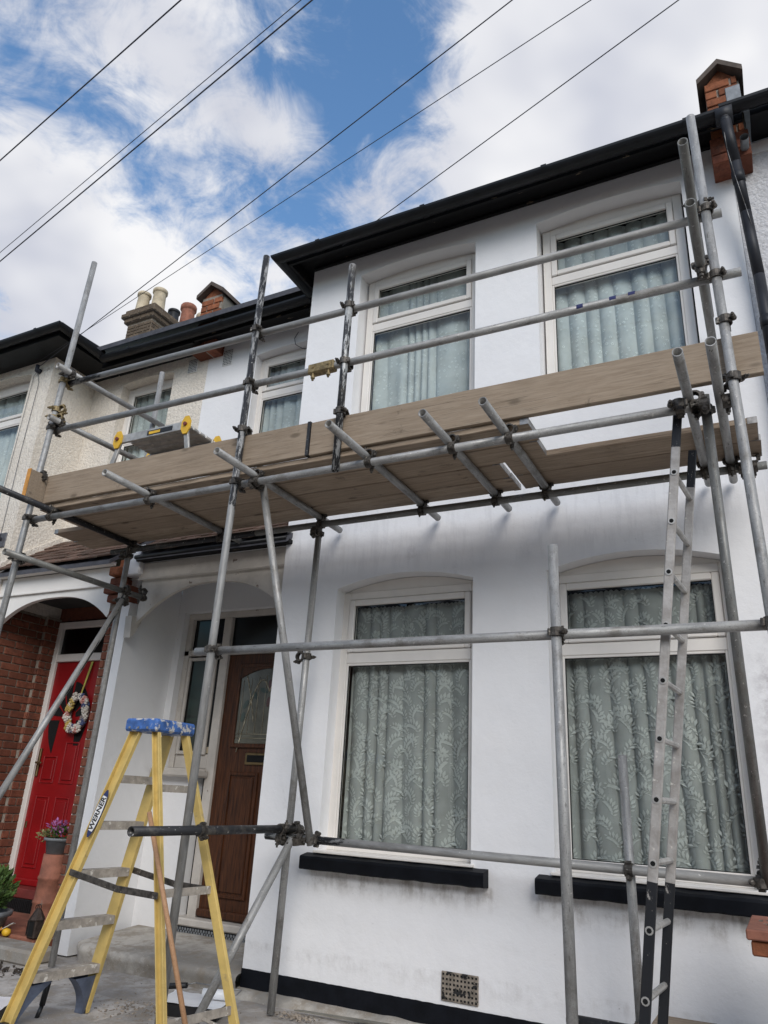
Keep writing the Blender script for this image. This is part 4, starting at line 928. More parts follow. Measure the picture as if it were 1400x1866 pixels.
coupler(OL, (-2.86, YO, ZL), XX, (-2.86, -1.118, ZL)); coupler(OL, (-.125, YO, ZL), XX, (-.125, -1.118, ZL)); coupler(OL, (-.24, YO, ZL), XX, (-.24, YO-.05, ZL)); coupler(OL, (-.17, YO, ZL), XX, (-.17, YO, ZL+.05))
coupler(S2, (-2.978, YS, 2.035), U, (-2.978, YO, 2.035)); coupler(I2, (-.882, YS, 2.033), U, (-.882, YO, 2.033)); coupler(S4, (.035, YS, 2.03), U, (.035, YO, 2.03)); coupler(ER3, (-.065, -1.2, 4.325), YY, (-.01, -1.2, 4.325)); coupler(ER4, (-.065, YO-.05, 3.925), YY, (-.065, YO, 3.87))
coupler(IL2, (.06, YI, ZL), XX, (.06, YI, ZL+.05)); coupler(IL2, (.0, YI, ZL), XX, (.0, YI, ZL+.05)); coupler(LB, (-.77, -.345, .263), XX, (-.77, -.28, .263))
# sleeve coupler joining the mid guard rail
slv = MB().box((-2.50, YO-.034, 3.853), (-2.30, YO+.03, 3.925), .008)
for x in (-2.46, -2.34): slv.cyl((x, YO-.02, 3.80), (x, YO-.02, 3.87), .008, n=8).cyl((x, YO-.02, 3.815), (x, YO-.02, 3.83), .015, n=6, smooth=False).cyl((x, YO-.04, 3.90), (x, YO-.02, 3.90), .014, n=8)
obj('sleeve_coupler', slv, 'coupler_brass', G2)
for x in (-.52, -.42, -.70): obj('spray_mark', MB().cyl((x-.018, YO-.0005, 3.875), (x+.018, YO-.0005, 3.875), .0247, n=18, caps=False), 'bluemark', G2)
# ------------------------------------------------------------------ boards
def board(name, x0, x1, y0, y1, z0, z1, mat='board_under', sag=.0, parent=None, bands=(1, 1), **k):
    rs = random.Random(int(x0*100+y0*1000)); n = 26; vs = []; fs = []; sd_ = rs.random()*50
    for i in range(n+1):
        x = x0+(x1-x0)*i/n; dz = -sag*math.sin(math.pi*i/n); c = .004
        for (py, pz) in ((y0, z0+c), (y0+c, z0), (y1-c, z0), (y1, z0+c), (y1, z1-c), (y1-c, z1), (y0+c, z1), (y0, z1-c)):
            vs.append((x, py+.0025*mnoise.noise((x*3, sd_, 0)), pz+dz+.0022*mnoise.noise((x*4, py*9, sd_))))
    for i in range(n):
        for j in range(8): fs.append((i*8+j, (i+1)*8+j, (i+1)*8+(j+1) % 8, i*8+(j+1) % 8))
    fs += [tuple(range(8)), tuple(n*8+j for j in range(7, -1, -1))]
    m = MB().add(vs, fs); bo = obj(name, m, mat, parent, **k)
    for e, on in ((0, bands[0]), (1, bands[1])):
        if on:
            a = x0-.0015 if e == 0 else x1-.045; b = a+.0465; q = .0022
            bm2 = MB().box((a-q if e == 0 else b-.001, y0, z0), (a+.001 if e == 0 else b+q, y1, z1), 0)
            bm2.box((a, y0-q, z0), (b, y0-.0001, z1)).box((a, y1+.0001, z0), (b, y1+q, z1)); obj('end_band', bm2, 'iron', bo)
    return bo
ZD = ZT+TR+.001
G_ = 'scaffold deck boards'
board('scaffold_board', -4.93, -1.02, -1.162, -.948, ZD, ZD+.038, label='long deck board at the outer edge behind the toe boards', cat='plank', group=G_)
board('scaffold_board', -4.93, -1.035, -.936, -.724, ZD, ZD+.038, label='long deck board second from the outer edge', cat='plank', group=G_)
board('scaffold_board', -5.30, -1.335, -.712, -.504, ZD, ZD+.038, label='long deck board third from the outer edge, sticking out left', cat='plank', group=G_)
board('scaffold_board', -5.31, -1.33, -.491, -.285, ZD, ZD+.038, label='long deck board nearest the wall above the porches', cat='plank', group=G_)
board('scaffold_board', -1.29, .10, -.735, -.520, ZD, ZD+.038, label='short outer deck board of the right-hand pair behind the ladder', cat='plank', group=G_)
board('scaffold_board', -1.29, .11, -.512, -.295, ZD, ZD+.038, label='short deck board of the right-hand pair nearest the wall', cat='plank', group=G_)
board('toe_board', -4.885, -2.445, -1.188, -1.150, 3.253, 3.488, 'board', parent=S, bands=(0, 0)); board('toe_board', -2.435, .15, -1.186, -1.148, 3.251, 3.486, 'board', parent=S, bands=(0, 0))
obj('band_iron', MB().box((-2.462, -1.192, 3.251), (-2.440, -1.146, 3.492)), 'tube_black', S)
eb = MB().box((-4.935, -1.34, 3.262), (-4.897, -.30, 3.49), .004); ebo = obj('toe_board', eb, 'board', S); box('painted_end', (-4.937, -1.3435, 3.26), (-4.895, -1.3405, 3.492), 'orange', ebo)

# ------------------------------------------------------------------ hop-up platform on the deck
hx0, hx1, hy0, hy1, hz = -4.62, -3.92, -.80, -.44, 3.985; dz0 = ZD+.04
H = thing('work_platform', ((hx0+hx1)/2, (hy0+hy1)/2, dz0), 'folding aluminium work platform with yellow hinges on the scaffold deck', 'platform')
pm = MB().box((hx0, hy0, hz-.075), (hx1, hy0+.025, hz), .004).box((hx0, hy1-.025, hz-.075), (hx1, hy1, hz), .004); pt = obj('platform_frame', pm, 'alu', H)
for k in range(4): box('tread_plank', (hx0+.004, hy0+.03+k*.077, hz-.03), (hx1-.004, hy0+.098+k*.077, hz-.003), 'alu', pt, .006)
for sx_, s_ in ((hx0, -1), (hx1, 1)):
    for y in (hy0+.012, hy1-.012):
        top = Vector((sx_, y, hz-.03)); bot = Vector((sx_+s_*.17, y, dz0+.002)); d = bot-top; L_ = d.length
        m = MB().box((-.022, -.011, 0), (.022, .011, L_), .003); M = d.to_track_quat('Z', 'Y').to_matrix().to_4x4()
        ax = d.normalized(); yv = Vector((0, 1, 0)); xv = yv.cross(ax).normalized(); M = Matrix((xv, yv, ax)).transposed().to_4x4(); M.translation = top
        inst('leg', m.mesh('leg'), 'alu', H, M)
    a = Vector((sx_+s_*.10, 0, hz-.36)); box('cross_rung', (a.x-.018, hy0+.02, a.z-.015), (a.x+.018, hy1-.02, a.z+.015), 'alu', H, .003)
    for y in (hy0, hy1):
        n = 8; q = [(sx_+s_*.02+.066*math.cos(2*math.pi*(i+.5)/n)*(.75), hz-.045+.085*math.sin(2*math.pi*(i+.5)/n)) for i in range(n)]
        yo_ = -.014 if y == hy0 else .004; hg = obj('hinge', MB().prism(q, 1, y+yo_, y+yo_+.012), 'hopyellow', H)
        if y == hy0: obj('hinge_knob', MB().cyl((sx_+s_*.02, y-.030, hz-.04), (sx_+s_*.02, y-.012, hz-.04), .016, n=10), 'darkred', hg)
lab = box('label_plate', (-4.32, hy0-.0022, hz-.060), (-4.05, hy0-.0002, hz-.018), 'labelk', pt); box('label_stripe', (-4.30, hy0-.0036, hz-.052), (-4.18, hy0-.0024, hz-.028), 'hopyellow', pt)

# ------------------------------------------------------------------ yellow step ladder
LD = thing('step_ladder', (-3.35, -1.15, 0), 'yellow fibreglass step ladder with blue paint-splashed top on the yard', 'ladder')
def rail(name, top, bot, w_, th, parent, mat, facing):
    """channel rail: w_ wide in the plane of the side, th across."""
    top, bot = Vector(top), Vector(bot); d = top-bot; L_ = d.length; az_ = d.normalized(); fx = Vector(facing); fx = (fx-az_*fx.dot(az_)).normalized(); yv = az_.cross(fx)
    m = MB().box((-w_/2, -th/2, 0), (w_/2, -th/2+.006, L_), .001).box((-w_/2, -th/2+.006, 0), (-w_/2+.006, th/2, L_), .001).box((w_/2-.006, -th/2+.006, 0), (w_/2, th/2, L_), .001)
    M = Matrix((fx, yv, az_)).transposed().to_4x4(); M.translation = bot; return inst(name, m.mesh(name), mat, parent, M)
FLt, FLb = Vector((-3.39, -1.305, 1.55)), Vector((-3.865, -1.425, 0)); FRt, FRb = Vector((-3.39, -1.035, 1.55)), Vector((-3.80, -.955, 0))
RLt, RLb = Vector((-3.245, -1.295, 1.55)), Vector((-2.80, -1.375, 0)); RRt, RRb = Vector((-3.245, -1.045, 1.55)), Vector((-2.715, -.90, 0))
rail('front_rail', FLt, FLb, .075, .028, LD, 'yellow', (-1, 0, 0)); rail('front_rail', FRt, FRb, .075, -.028 if False else .028, LD, 'yellow', (1, 0, 0))
rail('rear_rail', RLt, RLb, .050, .026, LD, 'yellow', (-1, 0, 0)); rail('rear_rail', RRt, RRb, .050, .026, LD, 'yellow', (1, 0, 0))
cap = MB().box((-3.455, -1.345, 1.545), (-3.205, -1.0, 1.618), .012); cp = obj('top_cap', cap, 'blue', LD)
for k in range(3): obj('rivet', MB().cyl((-3.41+k*.07, -1.349, 1.565), (-3.41+k*.07, -1.3445, 1.565), .007, n=8), 'iron', cp)
STEPZ = [.265, .525, .785, 1.045, 1.30]
for z in STEPZ:
    u = z/1.55; a = FLb.lerp(FLt, u); b = FRb.lerp(FRt, u)
    m = MB(); v = [(a.x-.035, a.y+.014, z-.045), (a.x+.035, a.y+.014, z-.045), (b.x+.035, b.y-.014, z-.045), (b.x-.035, b.y-.014, z-.045)]; v += [(p[0], p[1], z) for p in v]
    m.add(v, [(0, 3, 2, 1), (4, 5, 6, 7), (0, 1, 5, 4), (1, 2, 6, 5), (2, 3, 7, 6), (3, 0, 4, 7)]); obj('step', m, 'aludirty', LD)
for z in (.16, .72, 1.24):
    u = z/1.55; a = RLb.lerp(RLt, u); b = RRb.lerp(RRt, u)
    m = MB(); v = [(a.x-.006, a.y+.012, z-.02), (a.x+.006, a.y+.012, z-.02), (b.x+.006, b.y-.012, z-.02), (b.x-.006, b.y-.012, z-.02)]; v += [(p[0], p[1], z+.02) for p in v]
    m.add(v, [(0, 3, 2, 1), (4, 5, 6, 7), (0, 1, 5, 4), (1, 2, 6, 5), (2, 3, 7, 6), (3, 0, 4, 7)]); obj('rear_crossbar', m, 'aludirty', LD)
# diagonal foot brace at the rear
a = RRb.lerp(RRt, .03); b = RLb.lerp(RLt, .10).lerp(RRb.lerp(RRt, .10), .55); obj('rear_strut', MB().cyl(a, b, .011, n=4, smooth=False), 'aludirty', LD)
# spreaders, one each side, hinged in the middle
for (ft, fb, rt, rb_, yo_) in ((FLt, FLb, RLt, RLb, -.022), (FRt, FRb, RRt, RRb, .022)):
    a = fb.lerp(ft, .50)+Vector((0, yo_, 0)); b = rb_.lerp(rt, .46)+Vector((0, yo_, 0)); mid = a.lerp(b, .56)+Vector((0, 0, -.018))
    for p, q in ((a, mid), (mid, b)):
        d = q-p; xv = d.normalized(); yv = Vector((0, 1, 0)); yv = (yv-xv*yv.dot(xv)).normalized(); zv = xv.cross(yv); M = Matrix((xv, yv, zv)).transposed().to_4x4(); M.translation = p
        inst('spreader_bar', MB().box((-.01, -.004, -.017), (d.length+.01, .004, .017), .003).mesh('spreader_bar'), 'alustile' if False else 'coupler', LD, M)
# curved blue-grey foot braces under the bottom step
for (fb, ft, s_) in ((FLb, FLt, 1), (FRb, FRt, -1)):
    p0 = fb.lerp(ft, .14); q = []
    out_, in_ = [], []
    for i in range(9):
        u = i/8; out_.append((.10*(u**2.2)+.01, .01+.205*u)); in_.append((.10*(u**2.2)+.045+.07*u, .01+.205*u))
    poly = [(s_*a, b) for a, b in out_]; 
    m = MB(); vs = []; fs = []
    for i in range(9):
        u = i/8; z = .005+.20*u; w = .02+.13*u**2.0; base = fb.lerp(ft, z/1.55); y = base.y+s_*(.016+w)
        vs += [(base.x-.03, base.y+s_*.015, z), (base.x-.03, y, z), (base.x+.03, y, z), (base.x+.03, base.y+s_*.015, z)]
    for i in range(8):
        for j in (0, 1, 2): fs.append((4*i+j, 4*i+j+1, 4*i+5+j, 4*i+4+j))
    m.add(vs, fs); obj('foot_brace', m, 'bluegrey', LD)
for p in (FLb, FRb, RLb, RRb): box('rubber_foot', (p.x-.04, p.y-.02, -.008), (p.x+.04, p.y+.02, .03), 'trayblack', LD, .006)
# maker's label on the near front rail
u0 = .70; c = FLb.lerp(FLt, u0); d = (FLt-FLb).normalized(); nrm_ = Vector((0, -1, 0)); nrm_ = (nrm_-d*nrm_.dot(d)).normalized(); side = d.cross(nrm_).normalized()
def on_rail(w_, u_, off): return c+side*w_+d*u_+nrm_*off
def flat(name, pts, off, mat, parent):
    m = MB(); v = [on_rail(a, b, off) for a, b in pts]+[on_rail(a, b, off-.0012) for a, b in pts]; n = len(pts)
    m.add(v, [tuple(range(n)), tuple(range(2*n-1, n-1, -1))]+[(i, n+i, n+(i+1) % n, (i+1) % n) for i in range(n)]); return obj(name, m, mat, parent)
LL, WW = .135, .030
oval = [(WW*math.sin(math.pi*2*i/28)*(1-.12*abs(math.cos(math.pi*2*i/28))), LL*math.cos(math.pi*2*i/28)) for i in range(28)]
flat('maker_label', oval, .0172, 'labelb', LD); flat('label_face', [(a*.86, max(-.098, min(.098, b))) for a, b in oval], .0184, 'labelw', LD)
tcu = bpy.data.curves.new('label_text', 'FONT'); tcu.body = 'WERNER'; tcu.size = .046; tcu.align_x = 'CENTER'; tcu.align_y = 'CENTER'; tcu.extrude = .0004; tcu.offset = .0012; tcu.resolution_u = 2
to = bpy.data.objects.new('tmp', tcu); COL.objects.link(to); bpy.context.view_layer.update()
tme = bpy.data.meshes.new_from_object(to.evaluated_get(bpy.context.evaluated_depsgraph_get())); bpy.data.objects.remove(to)
up_ = d.cross(nrm_)*1.0; xt = d; zt_ = nrm_; yt = zt_.cross(xt); M = Matrix((xt, yt, zt_)).transposed().to_4x4()@Matrix.Scale(1.0, 4); M.translation = on_rail(0, 0, .0192)
inst('label_text', tme, 'labelk', LD, M)

# ------------------------------------------------------------------ aluminium ladder tied to the ledger
AL = thing('aluminium_ladder', (-.66, -.93, 0), 'long aluminium ladder taped black at its foot, tied to the scaffold at right', 'ladder')
n0, n1 = Vector((-.675, -1.112, -.005)), Vector((-.268, -1.112, 3.06)); f0, f1 = n0+Vector((.02, .37, 0)), n1+Vector((.035, .37, .0))
dd = (n1-n0)
def stile(a, b):
    d = b-a; zv = d.normalized(); yv = Vector((0, 1, 0)); yv = (yv-zv*yv.dot(zv)).normalized(); xv = yv.cross(zv); M = Matrix((xv, yv, zv)).transposed().to_4x4(); M.translation = a
    return inst('stile', MB().box((-.021, -.0125, 0), (.021, .0125, d.length), .004).mesh('stile'), 'alustile', AL, M)
# stiles show their broad side to the street
s_n = stile(n0, n1+dd.normalized()*.12); s_f = stile(f0, f1+dd.normalized()*.04)
rung_mesh = None
for k in range(12):
    z = .30+.252*k; u = z/3.06
    if z > 3.02: break
    a = n0.lerp(n1, u); b = f0.lerp(f1, u); obj('rung', MB().cyl(a+Vector((0, .012, 0)), b-Vector((0, .012, 0)), .014, n=8, smooth=False), 'alu', AL)
    obj('rung_collar', MB().cyl(a-Vector((0, .0165, 0)), a-Vector((0, .0120, 0)), .017, n=10), 'alu', s_n); obj('rung_socket', MB().cyl(a-Vector((0, .0178, 0)), a-Vector((0, .0164, 0)), .0105, n=8), 'hole', s_n)

# ------------------------------------------------------------------ wooden pole, tray, tools
tube_o = MB().cyl((-2.62, -1.36, 0), (-3.105, -1.40, 1.115), .013, n=10); obj('wooden_pole', tube_o, 'pinepole', label='long pale wooden pole leaning on the yellow step ladder', cat='pole')
def tray(loc, rz, label):
    T = thing('paint_tray', loc, label, 'paint tray'); M0 = Matrix.Translation(loc)@Matrix.Rotation(rz, 4, 'Z')
    m = MB(); L_, w_ = .19, .14
    o_ = [(-L_, -w_), (L_, -w_), (L_, w_), (-L_, w_)]; i_ = [(a*.92, b*.9) for a, b in o_]; zt0 = [.07, .05, .05, .07]
    v = [(a*.95, b*.95, .002) for a, b in o_]+[(a, b, z) for (a, b), z in zip(o_, zt0)]+[(a, b, z) for (a, b), z in zip(i_, zt0)]+[(a*.9, b*.95, z) for (a, b), z in zip(i_, (.02, .04, .04, .02))]
    f = [(0, 3, 2, 1)]+[(i, (i+1) % 4, 4+(i+1) % 4, 4+i) for i in range(4)]+[(4+i, 4+(i+1) % 4, 8+(i+1) % 4, 8+i) for i in range(4)]+[(8+i, 8+(i+1) % 4, 12+(i+1) % 4, 12+i) for i in range(4)]+[(12, 13, 14, 15)]
    m.add(v, f); inst('tray_body', m.mesh('tray_body'), 'trayblack', T, M0)
    p = MB(); nx_, ny_ = 10, 8; vs = []; fs = []
    for j in range(ny_+1):
        for i in range(nx_+1):
            a = -1+2*i/nx_; b = -1+2*j/ny_; vs.append((a*L_*.97, b*w_*.96, .064-.010*a+.006*mnoise.noise((a*3, b*3, loc[0]))))
    for j in range(ny_):
        for i in range(nx_): fs.append((j*(nx_+1)+i, j*(nx_+1)+i+1, (j+1)*(nx_+1)+i+1, (j+1)*(nx_+1)+i))
    p.add(vs, fs, True); inst('paint_film', p.mesh('paint_film'), 'wetpaint', T, M0)
tray((-3.30, -.56, .004), .35, 'black paint tray full of white paint under the step ladder')
tray((-4.22, -1.36, .004), .6, 'white paint tray at the bottom left corner')
RO = thing('paint_roller', (-3.3, -.52, .07), 'paint roller with black handle resting in the paint tray', 'paint roller')
obj('roller_sleeve', MB().cyl((-3.30, -.50, .093), (-3.14, -.44, .093), .028, n=14), 'wetpaint', RO); obj('roller_arm', MB().path([(-3.14, -.44, .093), (-3.10, -.43, .10), (-3.12, -.36, .11), (-3.42, -.43, .12), (-3.50, -.44, .10)], .004, 6), 'iron', RO)
obj('handle', MB().cyl((-3.48, -.44, .10), (-3.66, -.47, .075), .016, .019, n=12), 'trayblack', RO)
BR = thing('roller_handle', (-3.9, -1.15, 0), 'black tool handle standing upright beside the ladder foot', 'tool')
obj('grip', MB().cyl((-3.90, -1.17, .06), (-3.895, -1.155, .21), .016, .018, n=12), 'trayblack', BR); obj('shaft', MB().cyl((-3.905, -1.19, -.006), (-3.90, -1.17, .06), .012, n=10), 'trayblack', BR)
# offcut strip and rubble by the wall
obj('timber_offcut', MB().add([(-2.85, -.17, .01), (-2.25, -.14, .016), (-2.0, -.16, .03), (-2.02, -.11, .03), (-2.3, -.10, .016), (-2.8, -.14, .01), (-2.85, -.17, .016), (-2.25, -.14, .022), (-2.0, -.16, .036), (-2.02, -.11, .036), (-2.3, -.10, .022), (-2.8, -.14, .016)], [(0, 5, 4, 3, 2, 1), (6, 7, 8, 9, 10, 11)]+[(i, (i+1) % 6, 6+(i+1) % 6, 6+i) for i in range(6)]), 'cement', label='thin grey strip lying along the foot of the white wall', cat='strip')
def rubble(name, c, rx, ry, n, smin, smax, mat, seed, label, cat):
    rs = random.Random(seed); m = MB()
    for k in range(n):
        a = rs.uniform(0, 6.28); r_ = rs.random()**.6; x, y = c[0]+rx*r_*math.cos(a), c[1]+ry*r_*math.sin(a); s_ = rs.uniform(smin, smax)*(1.2-.6*r_)
        pts = [Vector((rs.uniform(-1, 1), rs.uniform(-1, 1), rs.uniform(-.5, .6))).normalized()*s_*rs.uniform(.7, 1.1) for _ in range(7)]
        bm = bmesh.new(); [bm.verts.new(Vector((x, y, c[2]+s_*.3))+p) for p in pts]; bmesh.ops.convex_hull(bm, input=bm.verts[:]); 
        for v in [v for v in bm.verts if not v.link_faces]: bm.verts.remove(v)
        bm.verts.index_update(); m.add([v.co for v in bm.verts], [[v.index for v in f.verts] for f in bm.faces]); bm.free()
    obj(name, m, mat, label=label, cat=cat, kind='stuff')
rubble('rubble', (-2.78, -.25, .0), .16, .07, 70, .006, .022, 'rubble', 1, 'loose rubble round the scaffold foot by the wall', 'rubble')
rubble('debris', (-3.55, -.75, .0), .40, .26, 320, .005, .015, 'rubble', 2, 'small brown debris scattered beside the paint tray', 'debris')
rubble('soil', (-5.35, -.62, -.005), .60, .22, 260, .010, .035, 'soil', 3, 'dark heap of soil below the neighbour step', 'soil')
rubble('grit', (-3.9, -.9, -.004), 1.3, .8, 420, .003, .009, 'rubble', 4, 'fine grit strewn over the concrete yard', 'grit')

# ------------------------------------------------------------------ neighbour's porch things
WR = thing('door_wreath', (-6.40, .77, 1.7), 'flower wreath on a yellow ribbon hanging on the red door', 'wreath')
rs = random.Random(5); wc = Vector((-6.30, .775, 1.90))
fmesh = {}
for nm in 'wpbyg':
    m = MB()
    for k in range(7):
        a = 2*math.pi*k/7; px, pz = .021*math.cos(a), .021*math.sin(a); m.lathe([(0, -.012), (.013, -.004), (.015, .004), (0, .012)], (px, 0 if k % 2 else -.006, pz), 6)
    m.lathe([(0, -.012), (.010, -.004), (.010, .004), (0, .012)], (0, -.014, 0), 6); fmesh[nm] = m.mesh('flower'); fmesh[nm].materials.append(MAT['fl_'+nm])
obj('wreath_ring', MB().path([wc+Vector((.125*math.cos(a), 0, .165*math.sin(a))) for a in np.linspace(0, 2*math.pi, 25)], .022, 6), 'fl_g', WR)
seq = 'wwbwpwbwgwwywyypwwyywgbwpwwbgw'
for i in range(60):
    a = 2*math.pi*i/60*2+.1*rs.random(); rr = 1+rs.uniform(-.16, .16); nm = seq[i % 30]
    M = Matrix.Translation(wc+Vector((.125*rr*math.cos(a), -.022-rs.uniform(0, .012), .165*rr*math.sin(a))))@Euler((rs.uniform(-.5, .5), rs.uniform(0, 6), rs.uniform(-.5, .5))).to_matrix().to_4x4()@Matrix.Scale(rs.uniform(.8, 1.25), 4)
    inst('flower', fmesh[nm], None, WR, M)
obj('ribbon', MB().add([(-6.265, .783, 2.42), (-6.235, .783, 2.42), (-6.29, .752, 2.06), (-6.305, .752, 2.06), (-6.265, .786, 2.42), (-6.235, .786, 2.42), (-6.29, .755, 2.06), (-6.305, .755, 2.06)], [(0, 1, 2, 3), (7, 6, 5, 4), (0, 4, 5, 1), (3, 2, 6, 7), (0, 3, 7, 4), (1, 5, 6, 2)]), 'ribbon', WR)
PT = thing('flower_pot', (-5.52, .25, .1), 'tall terracotta chimney pot planter with mauve flowers by the red door', 'planter')
px, py = -5.62, .24
obj('pot', MB().lathe([(.0, 0), (.125, 0), (.13, .03), (.115, .05), (.112, .18), (.118, .19), (.118, .205), (.11, .215), (.105, .36), (.112, .37), (.112, .385), (.104, .395), (.10, .56), (.0, .56)], (px, py, .105), 22), 'terracotta', PT)
obj('liner', MB().lathe([(.0, .0), (.085, .0), (.105, .10), (.125, .105), (.125, .125), (.11, .125), (.10, .10), (.0, .10)], (px, py, .667), 20), 'planter', PT)
def leaves(name, c, R3, n, s_, mat, seed, parent, upb=.4):
    rs = random.Random(seed); m = MB()
    for k in range(n):
        v = Vector((rs.gauss(0, 1), rs.gauss(0, 1), rs.gauss(0, 1))).normalized()*rs.random()**.45; p = Vector(c)+Vector((v.x*R3[0], v.y*R3[1], v.z*R3[2]))
        d = (v+Vector((rs.uniform(-.6, .6), rs.uniform(-.6, .6), upb+rs.uniform(-.3, .5)))).normalized(); w_ = d.orthogonal().normalized(); w_.rotate(Matrix.Rotation(rs.uniform(0, 6.3), 3, d)); L_ = s_*rs.uniform(.6, 1.3)
        m.quad(p, p+d*L_*.5+w_*L_*.22, p+d*L_, p+d*L_*.5-w_*L_*.22)
    return obj(name, m, mat, parent, kind='stuff')
leaves('foliage', (px, py, .82), (.10, .10, .05), 160, .045, 'leaf', 1, PT); leaves('trailing_foliage', (px-.10, py-.04, .81), (.09, .07, .05), 160, .03, 'leafpale', 2, PT); leaves('blossom', (px+.01, py-.02, .88), (.10, .08, .045), 130, .035, 'pink', 3, PT, .1)
PB = thing('potted_shrub', (-5.80, -.20, 0), 'feathery green shrub in a grey planter at the left edge', 'plant')
sx, sy = -5.80, -.20
obj('planter', MB().lathe([(0, 0), (.13, 0), (.18, .22), (.205, .225), (.21, .26), (.185, .26), (.175, .22), (0, .22)], (sx, sy, .0), 22), 'planter', PB)
leaves('foliage', (sx-.02, sy, .40), (.20, .20, .17), 1500, .055, 'leaf', 7, PB, .8)
for i, (x, y, h) in enumerate(((-5.42, -.02, .20), (-5.33, -.08, .23))):
    L_ = thing('lantern', (x, y, .1), ('rusty house-shaped lantern on the neighbour step, nearer the door', 'taller rusty lantern with domed top beside the smaller one')[i], 'lantern')
    obj('lantern_body', MB().box((x-.04, y-.04, .105), (x+.04, y+.04, .105+h*.55), .006), 'lantern', L_); obj('lantern_roof', MB().lathe([(.06, 0), (.052, .02), (.02, .07), (.008, .08), (0, .08)], (x, y, .105+h*.55), 8 if i else 4, False), 'lantern', L_)
    obj('lantern_loop', MB().path([(x+.02*math.cos(a), y, .105+h*.55+.085+.02*math.sin(a)) for a in np.linspace(-.6, 3.8, 9)], .004, 5), 'lantern', L_); box('lantern_pane', (x-.025, y-.043, .12), (x+.025, y-.041, .105+h*.5), 'hole', L_)
OR = thing('garden_ornament', (-5.62, -.1, .1), 'small yellow and white bird ornament on the neighbour step', 'ornament')
obj('body', MB().lathe([(0, 0), (.028, .01), (.036, .03), (.03, .05), (0, .062)], (-5.60, -.12, .088), 10), 'hopyellow', OR); obj('head', MB().lathe([(0, 0), (.016, .008), (.018, .018), (0, .034)], (-5.655, -.13, .12), 8), 'orange', OR); obj('wing', MB().add([(-5.62, -.15, .14), (-5.53, -.13, .19), (-5.55, -.09, .18), (-5.62, -.15, .144), (-5.53, -.13, .194), (-5.55, -.09, .184)], [(0, 2, 1), (3, 4, 5), (0, 1, 4, 3), (1, 2, 5, 4), (2, 0, 3, 5)]), 'labelw', OR)
# satellite dish on the neighbour's bay
SD = thing('satellite_dish', (-7.05, -.02, 3.5), 'dark grey satellite dish on the cream house wall at left edge', 'satellite dish')
m = MB(); n = 24; rr = 6; vs = [(0, 0, 0)]; fs = []
for j in range(1, rr+1):
    for i in range(n): a = 2*math.pi*i/n; q = j/rr; vs.append((.30*q*math.cos(a), .07*q*q, .34*q*math.sin(a)))
for i in range(n): fs.append((0, 1+i, 1+(i+1) % n))
for j in range(rr-1):
    for i in range(n): fs.append((1+j*n+i, 1+(j+1)*n+i, 1+(j+1)*n+(i+1) % n, 1+j*n+(i+1) % n))
k = len(vs); vs += [(x, y+.006, z) for x, y, z in vs]; fs += [tuple(i+k for i in q[::-1]) for q in fs]
m.add(vs, fs, True); M = Matrix.Translation((-7.10, -.28, 3.80))@Euler((R(-18), 0, R(155))).to_matrix().to_4x4()
inst('dish_reflector', m.mesh('dish_reflector'), 'dish', SD, M); obj('dish_bracket', MB().path([(-7.10, -.27, 3.80), (-7.06, -.13, 3.66), (-7.05, .0, 3.58)], .018, 8), 'dish', SD); box('bracket_plate', (-7.11, -.012, 3.50), (-6.98, .0, 3.66), 'dish', SD, .003)

# ------------------------------------------------------------------ brick pier of the boundary wall at right, sole plank
PR = thing('boundary_pier', (.05, -.7, 0), 'brick boundary pier with terracotta tile coping at the right edge', 'pier')
pc = box('pier_core', (-.10, -.92, -.03), (.24, -.48, .715), 'mortar', PR)
bricks_on(pc, 'brick', (-.10, -.92, -.02), (1, 0, 0), (0, 0, 1), .34, .73, (0, -1, 0), seed=61, dep=.03); bricks_on(pc, 'brick', (-.10, -.48, -.02), (0, -1, 0), (0, 0, 1), .44, .73, (-1, 0, 0), seed=62, dep=.03)
for k in range(3): box('creasing_tile', (-.215+k*.17, -.985, .792), (-.05+k*.17, -.44, .832), 'terracotta', PR, .006); 
for k in range(3): box('coping_course', (-.20+k*.165, -.97, .735), (-.04+k*.165, -.45, .788), 'brick_orange', PR, .006)
rubble('mortar_crumbs', (-.05, -.72, .832), .12, .16, 60, .005, .02, 'rubble', 8, 'mortar crumbs on top of the boundary pier', 'rubble')
board('plank_offcut', -.70, -.43, -.50, -.20, .288, .322, 'board', label='short plank offcut lying on the low tube beside the ladder foot', cat='plank', bands=(0, 0))

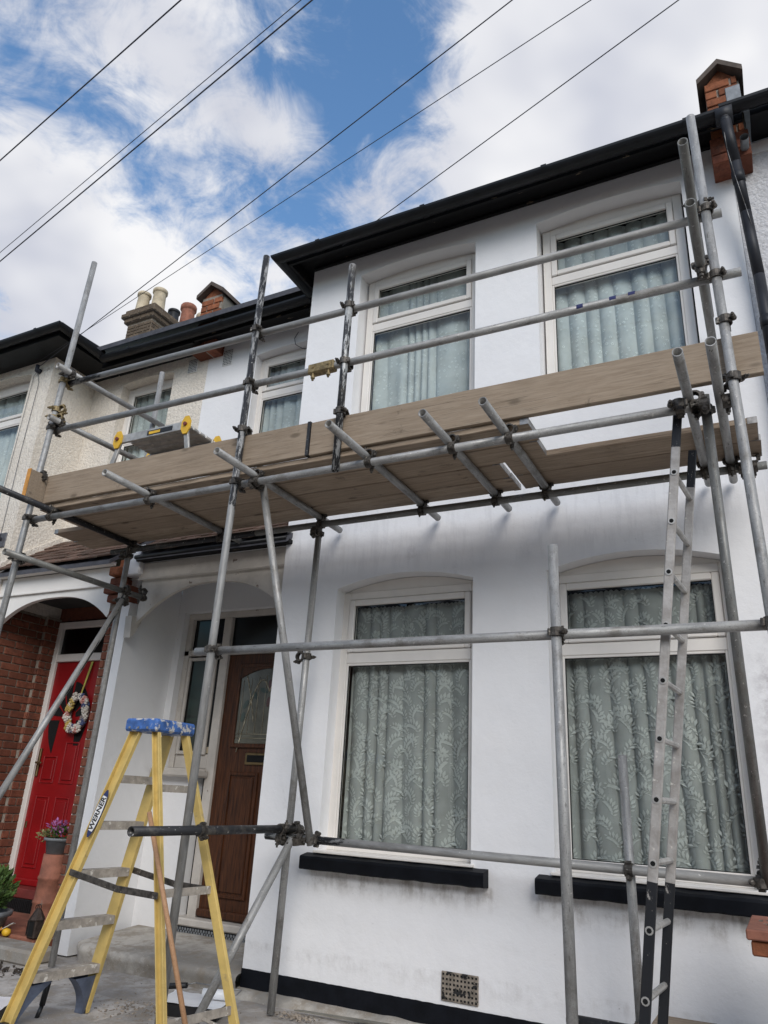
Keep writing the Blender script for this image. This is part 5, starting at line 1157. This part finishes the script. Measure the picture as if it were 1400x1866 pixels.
# ------------------------------------------------------------------ overhead cables
def cable(name, a, b, r_, label, sag=.0):
    a, b = Vector(a), Vector(b); pts = [a.lerp(b, i/16)-Vector((0, 0, sag*4*(i/16)*(1-i/16))) for i in range(17)]
    obj(name, MB().path(pts, r_, 6), 'cable', label=label, cat='cable', group='overhead telephone cables')
cable('overhead_cable', (13.5, -4.75, 7.48), (-15.5, -.3, 6.12), .0055, 'topmost overhead cable crossing the upper left corner of the sky')
cable('overhead_cable', (13.5, -4.75, 7.41), (-11.5, -.3, 5.89), .0032, 'thinner of the two close parallel cables over the left sky')
cable('overhead_cable', (13.5, -4.75, 7.45), (-11.3, -.3, 5.79), .0055, 'thicker of the two close parallel cables over the left sky')
cable('overhead_cable', (13.5, -4.75, 7.51), (-7.12, -.05, 5.68), .0042, 'cable running to the cream house corner, above its twin')
cable('overhead_cable', (13.5, -4.75, 5.68), (-7.10, -.05, 5.78), .003, 'thinner lower cable running to the cream house corner')
cable('overhead_cable', (13.5, -4.75, 7.56), (-2.92, -.28, 5.80), .004, 'rightmost overhead cable ending at the white house gutter')
cb = MB(); cb.cyl((-7.12, -.05, 5.66), (-7.12, .0, 5.66), .03, n=8).cyl((-7.12, -.05, 5.64), (-7.12, -.05, 5.72), .022, n=8); cb.path([(-7.12, -.03, 5.64), (-7.08, -.012, 5.5), (-7.09, -.012, 4.6), (-7.07, -.012, 3.2)], .0025, 6); cb.path([(-7.12, -.03, 5.66), (-7.2, -.012, 5.62), (-7.22, -.012, 4.2)], .002, 6); obj('cable_drop', cb, 'cable', B)

# ------------------------------------------------------------------ the terrace across the street (seen only as reflection in the panes)
def far_house(x):
    h = thing('house_across_street', (x, -17.5, 0), 'brick terraced house across the street, mirrored in the window panes', 'house', 'houses across the street')
    w_ = 2.6; box('wall', (x-w_, -20.5, -.17), (x+w_, -17.5, 5.9), 'brick', h)
    obj('roof', MB().prism([(-17.2, 5.8), (-20.6, 8.4), (-24, 5.8)], 0, x-w_, x+w_), 'slate', h)
    for (a, b, c, e) in ((-1.9, -.8, .9, 2.7), (-.4, .7, .9, 2.7), (-1.9, -.8, 4., 5.5), (-.4, .7, 4., 5.5), (1.2, 2.0, .1, 2.4), (1.2, 2.0, 4., 5.5)):
        f = box('window', (x+a, -17.5, c), (x+b, -17.46, e), 'upvc', h); box('pane', (x+a+.08, -17.46, c+.08), (x+b-.08, -17.45, e-.08), 'hole', f)
for k in range(6): far_house(-14+5.22*k)
